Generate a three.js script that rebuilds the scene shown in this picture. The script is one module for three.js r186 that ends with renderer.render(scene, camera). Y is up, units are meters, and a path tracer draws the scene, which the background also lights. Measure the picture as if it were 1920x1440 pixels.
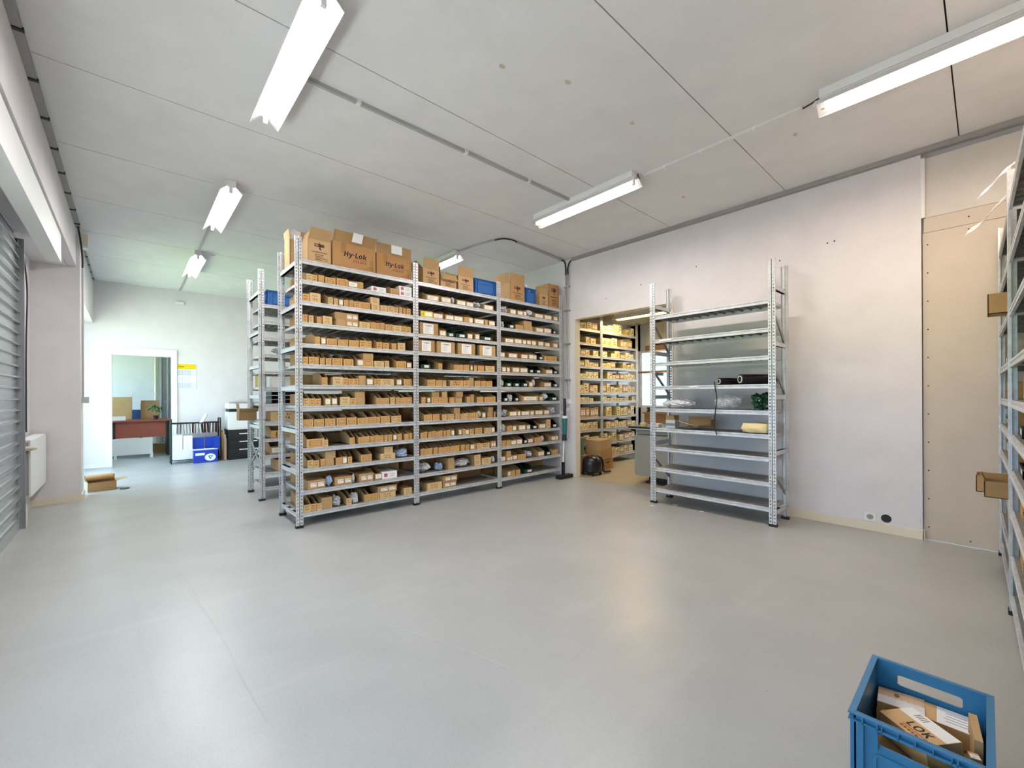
import * as THREE from 'three';
import { mergeGeometries } from 'three/addons/utils/BufferGeometryUtils.js';
import { RectAreaLightUniformsLib } from 'three/addons/lights/RectAreaLightUniformsLib.js';

// ---------------------------------------------------------------- camera, sky, exposure
const lin0 = (r, g, b) => new THREE.Color().setRGB(r, g, b);
const scene = new THREE.Scene();
const renderer = new THREE.WebGLRenderer({ antialias: true });
renderer.toneMapping = THREE.LinearToneMapping;
renderer.toneMappingExposure = 1.55;
renderer.shadowMap.enabled = true;
const camera = new THREE.PerspectiveCamera(84.06, 4 / 3, 0.05, 80);
camera.position.set(0, 1.36, 0);
camera.rotation.set(0, -0.7313, -0.0056, 'YXZ');
camera.setViewOffset(1920, 1440, 0, -20, 1920, 1440);
scene.background = new THREE.Color().setRGB(0.52, 0.78, 1.0);
scene.backgroundIntensity = 5.6;
const sun = new THREE.DirectionalLight(lin0(1.0, 0.96, 0.88), 36);      // runs along the facade: lights the unseen ground outside, brightening the ceiling by bounce
sun.position.set(0.6, 30, 17); sun.castShadow = true; Object.assign(sun.shadow.camera, { left: -30, right: 30, top: 30, bottom: -30, far: 90 }); scene.add(sun); scene.add(sun.target);
RectAreaLightUniformsLib.init();
const LAMP_COOL = [1.0, 0.965, 0.95], LAMP_WARM = [1.0, 0.915, 0.87], LAMP_AMBER = [1.0, 0.79, 0.61], LAMP_ANNEX = [1.0, 0.72, 0.36];
const LAMP_POWER = 45;

// ---------------------------------------------------------------- helpers
let seed = 7;
const rnd = () => { seed = (seed * 1664525 + 1013904223) >>> 0; return seed / 4294967296; };
const rr = (a, b) => a + (b - a) * rnd();
const pick = (a) => a[Math.floor(rnd() * a.length)];
const taken = {};
function numbered(n) { const k = (taken[n] = (taken[n] ?? -1) + 1); return k ? n + '_' + String(k).padStart(3, '0') : n; }
function box(w, h, d, x = 0, y = 0, z = 0) { const g = new THREE.BoxGeometry(w, h, d); g.translate(x, y, z); return g; }
const bb = (x0, x1, y0, y1, z0, z1) => box(x1 - x0, y1 - y0, z1 - z0, (x0 + x1) / 2, (y0 + y1) / 2, (z0 + z1) / 2);
function cyl(r0, r1, h, n = 12, x = 0, y = 0, z = 0, axis = 'y', open = false) {
  const g = new THREE.CylinderGeometry(r0, r1, h, n, 1, open);
  if (axis === 'x') g.rotateZ(Math.PI / 2); if (axis === 'z') g.rotateX(Math.PI / 2);
  g.translate(x, y, z); return g;
}
function bar(a, b, w, t) {            // a rectangular bar from a to b
  const A = new THREE.Vector3(...a), B = new THREE.Vector3(...b), L = A.distanceTo(B);
  const g = new THREE.BoxGeometry(w, L, t ?? w);
  g.applyQuaternion(new THREE.Quaternion().setFromUnitVectors(new THREE.Vector3(0, 1, 0), B.clone().sub(A).normalize()));
  g.translate(...A.add(B).multiplyScalar(0.5).toArray()); return g;
}
function tube(pts, r, n = 24, m = 8) { return new THREE.TubeGeometry(new THREE.CatmullRomCurve3(pts.map((p) => new THREE.Vector3(...p))), n, r, m); }
function prism(pts, w) {              // profile of [z, y] points swept along x, centred
  const s = new THREE.Shape(); pts.forEach(([a, b], i) => (i ? s.lineTo(a, b) : s.moveTo(a, b)));
  const g = new THREE.ExtrudeGeometry(s, { depth: w, bevelEnabled: false });
  g.translate(0, 0, -w / 2); g.rotateY(-Math.PI / 2); return g;
}
function merge(list) {
  if (!Array.isArray(list)) return list;
  if (list.length === 1) return list[0];
  const flat = list.map((g) => { const h = g.index ? g.toNonIndexed() : g; for (const k of Object.keys(h.attributes)) if (!['position', 'normal', 'uv'].includes(k)) h.deleteAttribute(k); return h; });
  return mergeGeometries(flat);
}
function uvMetres(g, s = 1) {         // box-projected uv in metres
  g = g.index ? g.toNonIndexed() : g; const p = g.attributes.position, n = g.attributes.normal, uv = new Float32Array(p.count * 2);
  for (let i = 0; i < p.count; i++) {
    const ax = Math.abs(n.getX(i)), ay = Math.abs(n.getY(i)), az = Math.abs(n.getZ(i));
    const [a, b] = ay > ax && ay > az ? [p.getX(i), p.getZ(i)] : ax > az ? [p.getZ(i), p.getY(i)] : [p.getX(i), p.getY(i)];
    uv[2 * i] = a / s; uv[2 * i + 1] = b / s;
  }
  g.setAttribute('uv', new THREE.BufferAttribute(uv, 2)); return g;
}
function part(name, g, m, parent) { const o = new THREE.Mesh(merge(g), m); o.name = name; o.castShadow = o.receiveShadow = true; parent.add(o); return o; }
function tag(o, label, category, group, kind) { Object.assign(o.userData, { label, category }); if (group) o.userData.group = group; if (kind) o.userData.kind = kind; return o; }
function thing(name, label, category, pos = [0, 0, 0], turn = 0, group) {
  const o = new THREE.Group(); o.name = numbered(name); o.position.set(...pos); o.rotation.y = turn; scene.add(o); return tag(o, label, category, group);
}
function one(name, g, m, label, category, pos = [0, 0, 0], turn = 0, group) { const o = part(numbered(name), g, m, scene); o.position.set(...pos); o.rotation.y = turn; return tag(o, label, category, group); }
function struct(name, g, m) { const o = part(name, g, m, scene); o.userData.kind = 'structure'; return o; }
const ORD = ['first', 'second', 'third', 'fourth', 'fifth', 'sixth', 'seventh', 'eighth', 'ninth', 'tenth', 'eleventh', 'twelfth', 'thirteenth', 'fourteenth', 'fifteenth', 'sixteenth', 'seventeenth', 'eighteenth', 'nineteenth', 'twentieth'];

// ---------------------------------------------------------------- textures
function hash(x, y, s) { let h = (x * 374761393 + y * 668265263 + s * 974711) | 0; h = Math.imul(h ^ (h >>> 13), 1274126177); return ((h ^ (h >>> 16)) >>> 0) / 4294967296; }
function vnoise(x, y, per, s) {
  const xi = Math.floor(x), yi = Math.floor(y), f = x - xi, g = y - yi, u = f * f * (3 - 2 * f), v = g * g * (3 - 2 * g), w = (a) => ((a % per) + per) % per;
  const a = hash(w(xi), w(yi), s), b = hash(w(xi + 1), w(yi), s), c = hash(w(xi), w(yi + 1), s), d = hash(w(xi + 1), w(yi + 1), s);
  return a + (b - a) * u + (c - a) * v + (a - b - c + d) * u * v;
}
function fbm(x, y, per, oct, s) { let r = 0, a = 0.5, t = 0; for (let i = 0; i < oct; i++) { r += a * vnoise(x, y, per, s + i); t += a; a *= 0.5; x *= 2; y *= 2; per *= 2; } return r / t; }
function dataTex(n, fn, srgb = true, rep) {
  const d = new Uint8Array(n * n * 4);
  for (let j = 0; j < n; j++) for (let i = 0; i < n; i++) { const c = fn(i / n, j / n); const k = 4 * (j * n + i); for (let q = 0; q < 3; q++) d[k + q] = Math.max(0, Math.min(255, Array.isArray(c) ? c[q] : c)); d[k + 3] = 255; }
  const t = new THREE.DataTexture(d, n, n); t.wrapS = t.wrapT = THREE.RepeatWrapping; t.magFilter = THREE.LinearFilter; t.minFilter = THREE.LinearMipmapLinearFilter; t.generateMipmaps = true;
  if (srgb) t.colorSpace = THREE.SRGBColorSpace; if (rep) t.repeat.set(rep, rep); t.needsUpdate = true; return t;
}
function canvasTex(w, h, draw) {
  const c = document.createElement('canvas'); c.width = w; c.height = h; const x = c.getContext('2d'); draw(x, w, h);
  const t = new THREE.CanvasTexture(c); t.colorSpace = THREE.SRGBColorSpace; return t;
}
const S = (o) => new THREE.MeshStandardMaterial({ roughness: 0.7, metalness: 0, ...o });
const P = (o) => new THREE.MeshPhysicalMaterial({ roughness: 0.5, metalness: 0, ...o });
const lin = (r, g, b) => new THREE.Color().setRGB(r, g, b);

const wallTex = dataTex(256, (u, v) => 244 + 10 * (fbm(u * 8, v * 8, 8, 4, 3) - 0.5) + 5 * (hash(u * 256 | 0, v * 256 | 0, 9) - 0.5));
const plasterBump = dataTex(256, (u, v) => 128 + 90 * (fbm(u * 32, v * 32, 32, 3, 11) - 0.5), false);
const spangle = dataTex(256, (u, v) => { const a = fbm(u * 24, v * 24, 24, 2, 21), b = fbm(u * 6, v * 6, 6, 2, 5); return 228 + 26 * (a - 0.5) + 22 * (b - 0.5); });
const steelRough = dataTex(256, (u, v) => 110 + 90 * (fbm(u * 16, v * 16, 16, 3, 31) - 0.5), false);
const kraftTex = dataTex(256, (u, v) => { const f = fbm(u * 10, v * 60, 10, 3, 41) - 0.5, p = hash(u * 256 | 0, v * 256 | 0, 4) - 0.5, q = fbm(u * 5, v * 5, 5, 3, 77) - 0.5; return 235 + 16 * f + 10 * p + 14 * q; });
// painted concrete floor with mottling, scuffs, scratches and specks, laid over the whole room
const FX0 = -1, FX1 = 5.6, FZ0 = -14.4, FZ1 = 0.8;
const floorTex = (() => {
  const n = 2048, d = new Float32Array(n * n);
  for (let j = 0; j < n; j++) for (let i = 0; i < n; i++) {
    const x = i / n * (FX1 - FX0), z = j / n * (FZ1 - FZ0);
    let v = 0.07 * (fbm(x * 0.9, z * 0.9, 64, 4, 51) - 0.5) + 0.05 * (fbm(x * 4, z * 4, 256, 3, 52) - 0.5) + 0.04 * (hash(i, j, 6) - 0.5);
    const sc = fbm(x * 1.3 + 9, z * 6, 512, 4, 57); if (sc > 0.62) v += (sc - 0.62) * 0.12;     // trolley scuffs
    const dk = fbm(x * 2.2, z * 2.2 + 31, 512, 4, 58); if (dk > 0.66) v -= (dk - 0.66) * 0.08;
    d[j * n + i] = v;
  }
  const put = (x, z, r, a) => {
    const ci = (x - FX0) / (FX1 - FX0) * n, cj = (z - FZ0) / (FZ1 - FZ0) * n, ri = r / (FX1 - FX0) * n, rj = r / (FZ1 - FZ0) * n;
    for (let j = Math.floor(cj - rj - 1); j <= cj + rj + 1; j++) for (let i = Math.floor(ci - ri - 1); i <= ci + ri + 1; i++) {
      if (i < 0 || j < 0 || i >= n || j >= n) continue; const q = Math.hypot((i - ci) / Math.max(ri, 0.7), (j - cj) / Math.max(rj, 0.7)); if (q < 1.2) d[j * n + i] += a * Math.max(0, 1.2 - q);
    }
  };
  const line = (pts, r, a) => { const c = new THREE.CatmullRomCurve3(pts.map(([x, z]) => new THREE.Vector3(x, 0, z))); const L = Math.ceil(c.getLength() / 0.004); for (let k = 0; k <= L; k++) { const p = c.getPoint(k / L); put(p.x, p.z, r, a * (0.5 + fbm(k * 0.02, 3, 999, 2, 61))); } };
  line([[0.13, -5.5], [0.2, -4.7], [0.31, -3.9], [0.34, -3.4], [0.38, -2.9], [0.395, -2.4], [0.42, -2.0]], 0.005, -0.02);
  line([[0.16, -4.8], [0.27, -4.0], [0.34, -3.3], [0.42, -2.4]], 0.004, -0.018);
  line([[0.75, -3.4], [0.95, -2.9], [1.15, -2.35], [1.3, -1.95], [1.4, -1.6]], 0.003, 0.03);
  line([[0.95, -3.0], [1.1, -2.8]], 0.003, 0.025); line([[0.9, -5.0], [0.8, -4.4], [0.9, -4.0]], 0.004, -0.02);
  line([[-0.25, -6.6], [-0.1, -5.2], [0.0, -4.0], [0.05, -3.0], [0.1, -2.2]], 0.02, -0.0015);
  for (let k = 0; k < 60; k++) { const x = rr(FX0, FX1), z = rr(-8, FZ1), a = rr(0, 6.28), l = rr(0.05, 0.5); line([[x, z], [x + Math.cos(a) * l * 0.5, z + Math.sin(a) * l * 0.5 + 0.01], [x + Math.cos(a + 0.2) * l, z + Math.sin(a + 0.2) * l]], 0.003, rr(-0.015, 0.02)); }
  for (let k = 0; k < 40; k++) put(rr(FX0, FX1), rr(-8, FZ1), rr(0.003, 0.006), -0.3);
  for (let k = 0; k < 14; k++) put(rr(FX0, FX1), rr(-5, FZ1), rr(0.03, 0.07), 0.02);
  const o = new Uint8Array(n * n * 4);
  for (let k = 0; k < n * n; k++) { const v = 1 + d[k]; o[4 * k] = Math.max(0, Math.min(255, 166 * v)); o[4 * k + 1] = Math.max(0, Math.min(255, 167 * v)); o[4 * k + 2] = Math.max(0, Math.min(255, 165 * v)); o[4 * k + 3] = 255; }
  const t = new THREE.DataTexture(o, n, n); t.magFilter = THREE.LinearFilter; t.minFilter = THREE.LinearMipmapLinearFilter; t.generateMipmaps = true; t.colorSpace = THREE.SRGBColorSpace; t.needsUpdate = true; return t;
})();
const floorBump = dataTex(512, (u, v) => 128 + 120 * (fbm(u * 24, v * 24, 24, 4, 71) - 0.5), false);
const floorRough = dataTex(512, (u, v) => 86 + 30 * (fbm(u * 6, v * 6, 6, 4, 81) - 0.5) + 12 * (hash(u * 512 | 0, v * 512 | 0, 12) - 0.5), false);

// printed faces: kraft ground with print
const KR = '#d2a366', INK = '#5a3a1c';
function kraftGround(x, w, h, c = KR) { x.fillStyle = c; x.fillRect(0, 0, w, h); for (let k = 0; k < 60; k++) { x.fillStyle = `rgba(${rnd() < 0.5 ? '90,60,25' : '240,210,160'},${0.05 * rnd()})`; x.fillRect(0, rnd() * h, w, 1 + rnd() * 2); } }
function scribble(x, x0, y0, w, h, n, col, lw) {      // illegible marker strokes
  x.strokeStyle = col; x.lineWidth = lw; x.lineCap = 'round';
  for (let k = 0; k < n; k++) { const cx = x0 + (k + 0.15) * w / n, cw = w / n * 0.7; x.beginPath(); x.moveTo(cx + cw * rnd(), y0 + h * rnd() * 0.3); for (let q = 0; q < 3; q++) x.lineTo(cx + cw * rnd(), y0 + h * rnd()); x.stroke(); }
}
const printFrame = [1, 2].map((n) => canvasTex(128, 96, (x, w, h) => { kraftGround(x, w, h); x.strokeStyle = INK; x.lineWidth = 4; x.strokeRect(22, 20, w - 44, h - 38); x.lineWidth = 3; for (let k = 1; k < 3; k++) { x.beginPath(); x.moveTo(24, 20 + k * 19); x.lineTo(w - 24, 20 + k * 19); x.stroke(); } }));
const printHand = [1, 2, 3].map((n) => canvasTex(128, 96, (x, w, h) => { kraftGround(x, w, h, n === 3 ? '#d3b07c' : KR); scribble(x, 22, 18, 84, 22, 4, '#2e1c0c', 5); scribble(x, 30, 52, 66, 24, 3, '#2e1c0c', 6); }));
const printText = [1, 2].map((n) => canvasTex(192, 96, (x, w, h) => { kraftGround(x, w, h, '#d4b380'); scribble(x, 40, 18, 100, 24, 5, '#3a2813', 4); scribble(x, 50, 52, 84, 26, 4, '#3a2813', 5); }));
const printSticker = canvasTex(256, 96, (x, w, h) => { kraftGround(x, w, h, '#b58d5c'); for (const a of [40, 150]) { x.fillStyle = '#eee8df'; x.fillRect(a, 26, 86, 48); x.fillStyle = '#777'; x.fillRect(a + 8, 34, 40, 3); x.fillRect(a + 8, 42, 34, 3); x.fillRect(a + 8, 60, 44, 3); x.fillStyle = '#999'; x.fillRect(a + 58, 32, 20, 16); } });
const printRed = canvasTex(256, 80, (x, w, h) => { x.fillStyle = '#efecea'; x.fillRect(0, 0, w, h); x.fillStyle = '#a8323e'; x.beginPath(); x.moveTo(34, 18); x.lineTo(78, 18); x.lineTo(90, 30); x.lineTo(90, 58); x.lineTo(34, 58); x.closePath(); x.fill(); scribble(x, 44, 30, 36, 18, 3, '#f2d8d8', 3); scribble(x, 120, 18, 96, 16, 5, '#333', 3); scribble(x, 130, 44, 84, 18, 4, '#333', 4); });
const labelTex = canvasTex(96, 48, (x, w, h) => { x.fillStyle = '#f2eee2'; x.fillRect(0, 0, w, h); x.fillStyle = '#9a948a'; x.fillRect(14, 12, 60, 3); x.fillRect(14, 22, 44, 3); x.fillRect(14, 32, 52, 2); });
const labelYellow = canvasTex(160, 56, (x, w, h) => { x.fillStyle = '#e3d23a'; x.fillRect(0, 0, w, h); x.fillStyle = '#f3f0dc'; x.fillRect(56, 8, 92, 40); x.fillStyle = '#2b2b18'; x.font = 'bold 34px sans-serif'; x.fillText('e', 18, 38); });
const sheetTex = canvasTex(192, 192, (x, w, h) => { x.fillStyle = '#eceae8'; x.fillRect(0, 0, w, h); scribble(x, 24, 24, 140, 26, 9, '#222', 5); x.fillStyle = '#888'; for (let k = 0; k < 7; k++) x.fillRect(26, 70 + k * 15, 60 + 70 * rnd(), 3); });
const hylokTex = (c) => canvasTex(512, 300, (x, w, h) => {
  kraftGround(x, w, h, c); x.save(); x.fillStyle = 'rgba(140,100,55,0.35)'; x.fillRect(96, 6, 58, 120); x.fillRect(440, 150, 50, 130); x.restore();
  x.save(); x.transform(1, 0, -0.18, 1, 30, 0); x.fillStyle = '#17182e'; x.font = 'bold 84px sans-serif'; x.fillText('Hy·Lok', 120, 158); x.restore();
  x.fillStyle = '#c2552f'; x.fillRect(248, 174, 160, 7); x.fillStyle = '#4a3020'; x.font = 'bold 30px sans-serif'; [...'EUROPE'].forEach((ch, k) => x.fillText(ch, 236 + k * 28, 214));
  x.fillStyle = '#7a5a38'; x.fillRect(408, 240, 84, 6); x.fillRect(364, 262, 128, 5);
});
const hylokA = hylokTex('#b98a58'), hylokB = hylokTex('#b88856');
const cartonPrint = (c) => canvasTex(256, 256, (x, w, h) => {
  kraftGround(x, w, h, c); x.fillStyle = '#5c3c2a'; x.fillRect(70, 44, 110, 34); x.fillStyle = c; x.fillRect(82, 54, 30, 12); x.fillStyle = '#40211c'; x.beginPath(); x.moveTo(120, 20); x.lineTo(150, 70); x.lineTo(132, 66); x.lineTo(150, 120); x.lineTo(124, 100); x.closePath(); x.fill();
  x.fillStyle = '#55361f'; x.fillRect(40, 132, 170, 8); for (let k = 0; k < 4; k++) { x.fillRect(76, 160 + k * 18, 80 + 40 * rnd(), 7); } x.beginPath(); x.arc(200, 210, 14, 0, 7); x.lineWidth = 4; x.strokeStyle = '#55361f'; x.stroke();
});
const cartonA = cartonPrint('#c9a377'), cartonB = cartonPrint('#b98c5c');
const creamBox = [1, 2, 3].map((n) => canvasTex(64, 96, (x, w, h) => { x.fillStyle = ['#dcc998', '#d6be86', '#e2d4ac'][n - 1]; x.fillRect(0, 0, w, h); x.fillStyle = '#f0e6c8'; x.fillRect(10, 8, 44, 30); x.fillStyle = '#4a3414'; for (let k = 0; k < 3; k++) x.fillRect(14 + 20 * rnd(), 14 + 24 * k + 8 * rnd(), 14 + 12 * rnd(), 9); }));

// ---------------------------------------------------------------- materials
const M = {
  wall: S({ color: lin(0.82, 0.785, 0.795), map: wallTex, roughness: 0.82, bumpMap: plasterBump, bumpScale: 0.0006 }),
  ceiling: S({ color: lin(0.83, 0.82, 0.81), map: wallTex, roughness: 0.9, bumpMap: plasterBump, bumpScale: 0.0008 }),
  seam: S({ color: lin(0.05, 0.046, 0.042), roughness: 1 }),
  floor: S({ map: floorTex, roughness: 1, roughnessMap: floorRough, bumpMap: floorBump, bumpScale: 0.0006 }),
  floorTan: S({ color: lin(0.42, 0.35, 0.23), map: wallTex, roughness: 0.6 }),
  cream: S({ color: lin(0.78, 0.70, 0.56), roughness: 0.5 }),
  white: S({ color: lin(0.80, 0.80, 0.79), roughness: 0.45 }),
  paper: S({ color: lin(0.85, 0.84, 0.81), roughness: 0.8 }),
  beige: S({ color: lin(0.66, 0.57, 0.47), map: wallTex, roughness: 0.7 }),
  duct: S({ color: lin(0.33, 0.32, 0.31), roughness: 0.6 }),
  pipe: S({ color: lin(0.42, 0.42, 0.41), roughness: 0.5 }),
  galv: S({ color: lin(0.80, 0.82, 0.84), metalness: 0.35, map: spangle, roughness: 0.42 }),
  deck: S({ color: lin(0.34, 0.33, 0.32), metalness: 0.3, map: spangle, roughness: 0.5 }),
  galvDark: S({ color: lin(0.40, 0.42, 0.44), metalness: 0.5, map: spangle, roughness: 0.55 }),
  slat: S({ color: lin(0.72, 0.74, 0.75), metalness: 0.85, map: spangle, roughness: 0.27 }),
  black: S({ color: lin(0.012, 0.012, 0.014), roughness: 0.5 }),
  blackGloss: S({ color: lin(0.01, 0.01, 0.012), roughness: 0.25 }),
  greenBin: S({ color: lin(0.012, 0.045, 0.035), roughness: 0.4 }),
  blackBin: S({ color: lin(0.012, 0.013, 0.018), roughness: 0.4 }),
  blue: S({ color: lin(0.03, 0.14, 0.42), roughness: 0.4 }),
  crate: S({ color: lin(0.035, 0.18, 0.35), roughness: 0.38 }),
  darkBlue: S({ color: lin(0.01, 0.05, 0.42), roughness: 0.45 }),
  red: S({ color: lin(0.36, 0.085, 0.05), roughness: 0.4 }),
  wood: S({ color: lin(0.34, 0.18, 0.07), map: kraftTex, roughness: 0.5 }),
  greyPanel: S({ color: lin(0.30, 0.29, 0.25), roughness: 0.5 }),
  bag: P({ color: lin(0.93, 0.94, 0.95), transmission: 0.5, thickness: 0, roughness: 0.28, side: THREE.DoubleSide }),
  bagBlue: P({ color: lin(0.6, 0.72, 0.92), transmission: 0.45, thickness: 0, roughness: 0.3, side: THREE.DoubleSide }),
  film: P({ color: lin(0.9, 0.9, 0.92), transmission: 0.35, thickness: 0, roughness: 0.3, side: THREE.DoubleSide }),
  greenFilm: P({ color: lin(0.01, 0.06, 0.03), roughness: 0.22, side: THREE.DoubleSide }),
  foam: S({ color: lin(0.80, 0.66, 0.36), roughness: 1, bumpMap: plasterBump, bumpScale: 0.002 }),
  metal: S({ color: lin(0.6, 0.58, 0.54), metalness: 0.9, roughness: 0.3 }),
  glass: P({ color: 0xffffff, transmission: 1, thickness: 0, roughness: 0.02 }),
  teal: S({ color: lin(0.02, 0.16, 0.16), roughness: 0.3 }),
  canister: S({ color: lin(0.16, 0.22, 0.16), roughness: 0.4 }),
  leaf: P({ color: lin(0.06, 0.17, 0.06), roughness: 0.7, transmission: 0.2, thickness: 0, side: THREE.DoubleSide }),
  yellow: S({ color: lin(0.72, 0.52, 0.03), roughness: 0.5 }),
  tape: S({ color: lin(0.62, 0.50, 0.20), roughness: 0.3 }),
  unseen_paving: S({ color: lin(0.42, 0.42, 0.40), map: wallTex, roughness: 0.9 }),
  grass: S({ color: lin(0.18, 0.27, 0.14), roughness: 0.95 }),
};
const kraftTones = [[0.55, 0.34, 0.15], [0.60, 0.385, 0.18], [0.48, 0.29, 0.125], [0.57, 0.355, 0.16]].map((c) => S({ color: lin(...c), map: kraftTex, roughness: 0.85 }));
const face = (t) => S({ map: t, roughness: 0.8 });
const F = { b: printFrame.map(face), h: printHand.map(face), t: printText.map(face), l: [face(printSticker)], r: [face(printRed)], label: face(labelTex), yellow: face(labelYellow), sheet: face(sheetTex), hyA: face(hylokA), hyB: face(hylokB), cA: face(cartonA), cB: face(cartonB), cream: creamBox.map(face) };

// ---------------------------------------------------------------- the room
{
  const g = bb(FX0, 5.5, -0.12, 0, FZ0, FZ1); const p = g.attributes.position, uv = g.attributes.uv;
  for (let i = 0; i < p.count; i++) uv.setXY(i, (p.getX(i) - FX0) / (FX1 - FX0), (p.getZ(i) - FZ0) / (FZ1 - FZ0));
  floorRough.repeat.set(4, 9); floorBump.repeat.set(9, 20); struct('floor', g, M.floor);
}
const seams = [0.8, -0.155, -1.48, -2.83, -4.13, -5.43, -6.77, -8.1, -9.4, -10.7, -11.4];
{
  const c = struct('ceiling', bb(-1.1, 5.6, 3.622, 3.78, -11.5, 0.9), M.seam);
  for (let i = 0; i + 1 < seams.length; i++) part('ceiling_panel', uvMetres(bb(-1, 5.45, 3.6, 3.622, seams[i + 1] + 0.0042, seams[i] - 0.0042), 1.5), M.ceiling, c);
  const marks = part('stain', [[0.55, -2.55], [1.9, -2.2], [2.35, -2.0], [3.1, -1.95], [4.7, -2.3], [1.0, -8.2], [4.3, -1.1]].map(([x, z], k) => { const d = new THREE.CylinderGeometry(0.012 + 0.004 * (k % 3), 0.016, 0.002, 9); d.scale(1.6, 1, 1); d.translate(x, 3.5993, z); return d; }), S({ color: lin(0.55, 0.50, 0.40), roughness: 1 }), c);
  marks.userData.kind = 'stuff';
}
{ // right wall with the storeroom doorway and the boarded bay
  const w = struct('wall_right', uvMetres(merge([bb(5.45, 5.55, 0, 3.62, -11.4, -4.52), bb(5.45, 5.55, 2.605, 3.62, -4.52, -2.815), bb(5.45, 5.55, 0, 3.62, -2.815, -0.40), bb(5.56, 5.66, 0, 3.62, -0.45, 0.9)]), 1.5), M.wall);
  part('panel', uvMetres(bb(5.485, 5.56, 2.972, 3.52, -0.385, 0.8), 1.5), S({ color: lin(0.74, 0.69, 0.63), map: wallTex, roughness: 0.8 }), w);
  part('panel', uvMetres(bb(5.482, 5.56, 2.835, 2.968, -0.385, 0.8), 1.5), M.beige, w);
  const pb = part('panel', uvMetres(bb(5.480, 5.56, 0.004, 2.831, -0.392, 0.8), 1.5), M.beige, w);
  const sc = []; for (let y = 0.12; y < 2.9; y += 0.26) sc.push(cyl(0.006, 0.006, 0.004, 8, 5.479, y, -0.36, 'x')); for (const z of [-0.1, 0.15]) for (const y of [0.05, 2.9, 2.79]) sc.push(cyl(0.006, 0.006, 0.004, 8, 5.479, y, z, 'x'));
  part('screw', sc, M.black, pb).userData.kind = 'stuff';
  part('corner_trim', bb(5.452, 5.49, 2.97, 3.52, -0.405, -0.375), M.white, w);
  const dots = []; for (const [y, z] of [[2.93, -1.11], [2.935, -1.05], [3.0, -2.5], [2.92, -3.3], [2.83, -3.9], [2.85, -1.55]]) dots.push(cyl(0.008, 0.008, 0.003, 8, 5.449, y, z, 'x'));
  part('drill_hole', dots, M.black, w).userData.kind = 'stuff';
}
struct('baseboard_right', merge([bb(5.435, 5.45, 0, 0.085, -2.8, -0.392), bb(5.435, 5.49, 0, 0.085, -0.398, -0.386), bb(5.435, 5.45, 0, 0.085, -4.66, -4.535)]), M.cream);
struct('door_2', merge([bb(5.44, 5.56, 0, 2.605, -4.52, -4.505), bb(5.44, 5.56, 0, 2.605, -2.83, -2.815), bb(5.44, 5.56, 2.588, 2.605, -4.505, -2.83)]), M.cream);
struct('wall_back', uvMetres(merge([bb(-1.0, -0.27, 0, 3.62, -11.5, -11.4), bb(-0.27, 0.665, 2.2, 3.62, -11.5, -11.4), bb(0.665, 5.45, 0, 3.62, -11.5, -11.4)]), 1.5), M.wall);
struct('door_1', merge([bb(-0.345, -0.262, 0, 2.33, -11.41, -11.37), bb(0.657, 0.74, 0, 2.33, -11.41, -11.37), bb(-0.345, 0.74, 2.2, 2.33, -11.41, -11.372), bb(-0.275, -0.255, 0, 2.2, -11.5, -11.38), bb(0.65, 0.67, 0, 2.2, -11.5, -11.38), bb(-0.275, 0.67, 2.185, 2.205, -11.5, -11.38)]), M.white);
struct('baseboard_back', merge([bb(-0.97, -0.345, 0, 0.08, -11.4, -11.385), bb(0.74, 5.45, 0, 0.08, -11.4, -11.385)]), M.white);
struct('wall_front', uvMetres(bb(-1.1, 5.66, 0, 3.62, 0.8, 0.9), 1.5), M.wall);
{ // left wall: fascias, soffits, pillar between shutter and window
  struct('wall_left', uvMetres(merge([bb(-0.60, -0.515, 3.07, 3.62, -7.95, 0.8), bb(-1.1, -0.60, 3.06, 3.1, -7.95, 0.8), bb(-1.1, -1.0, 3.06, 3.75, -11.5, 0.9), bb(-1.1, -0.92, 0, 3.06, -7.95, -6.68), bb(-1.1, -0.9, 0, 3.06, -4.7, -4.4), bb(-1.1, -0.9, 0, 3.06, 0.6, 0.9), bb(-1.1, -0.9, 0, 0.9, -4.4, 0.6), bb(-1.1, -0.9, 1.8, 3.06, -4.4, 0.6), bb(-1.05, -0.92, 0, 2.8, -11.4, -11.0),  // last piece: pier out of view, added to shade the far wall
    bb(-1.1, -0.48, 0, 3.62, -8.35, -7.95), bb(-0.60, -0.515, 2.78, 3.62, -11.4, -8.35), bb(-1.0, -0.60, 2.78, 2.84, -11.4, -8.35)]), 1.5), M.wall);
  struct('baseboard_left', merge([bb(-0.92, -0.465, 0, 0.085, -7.95, -7.935), bb(-0.48, -0.465, 0, 0.085, -8.35, -7.95)]), M.cream);
  struct('trim_1', [bb(-0.64, -0.53, 2.775, 3.058, -6.5, 0.8)].map((g) => uvMetres(g, 1.5)), S({ color: lin(0.78, 0.80, 0.78), roughness: 0.5 }));
  struct('trim_2', [bb(-0.925, -0.88, 2.97, 3.06, -6.66, 0.8), bb(-0.93, -0.84, 2.93, 2.96, -6.75, -6.55)], M.black);
}
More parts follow.
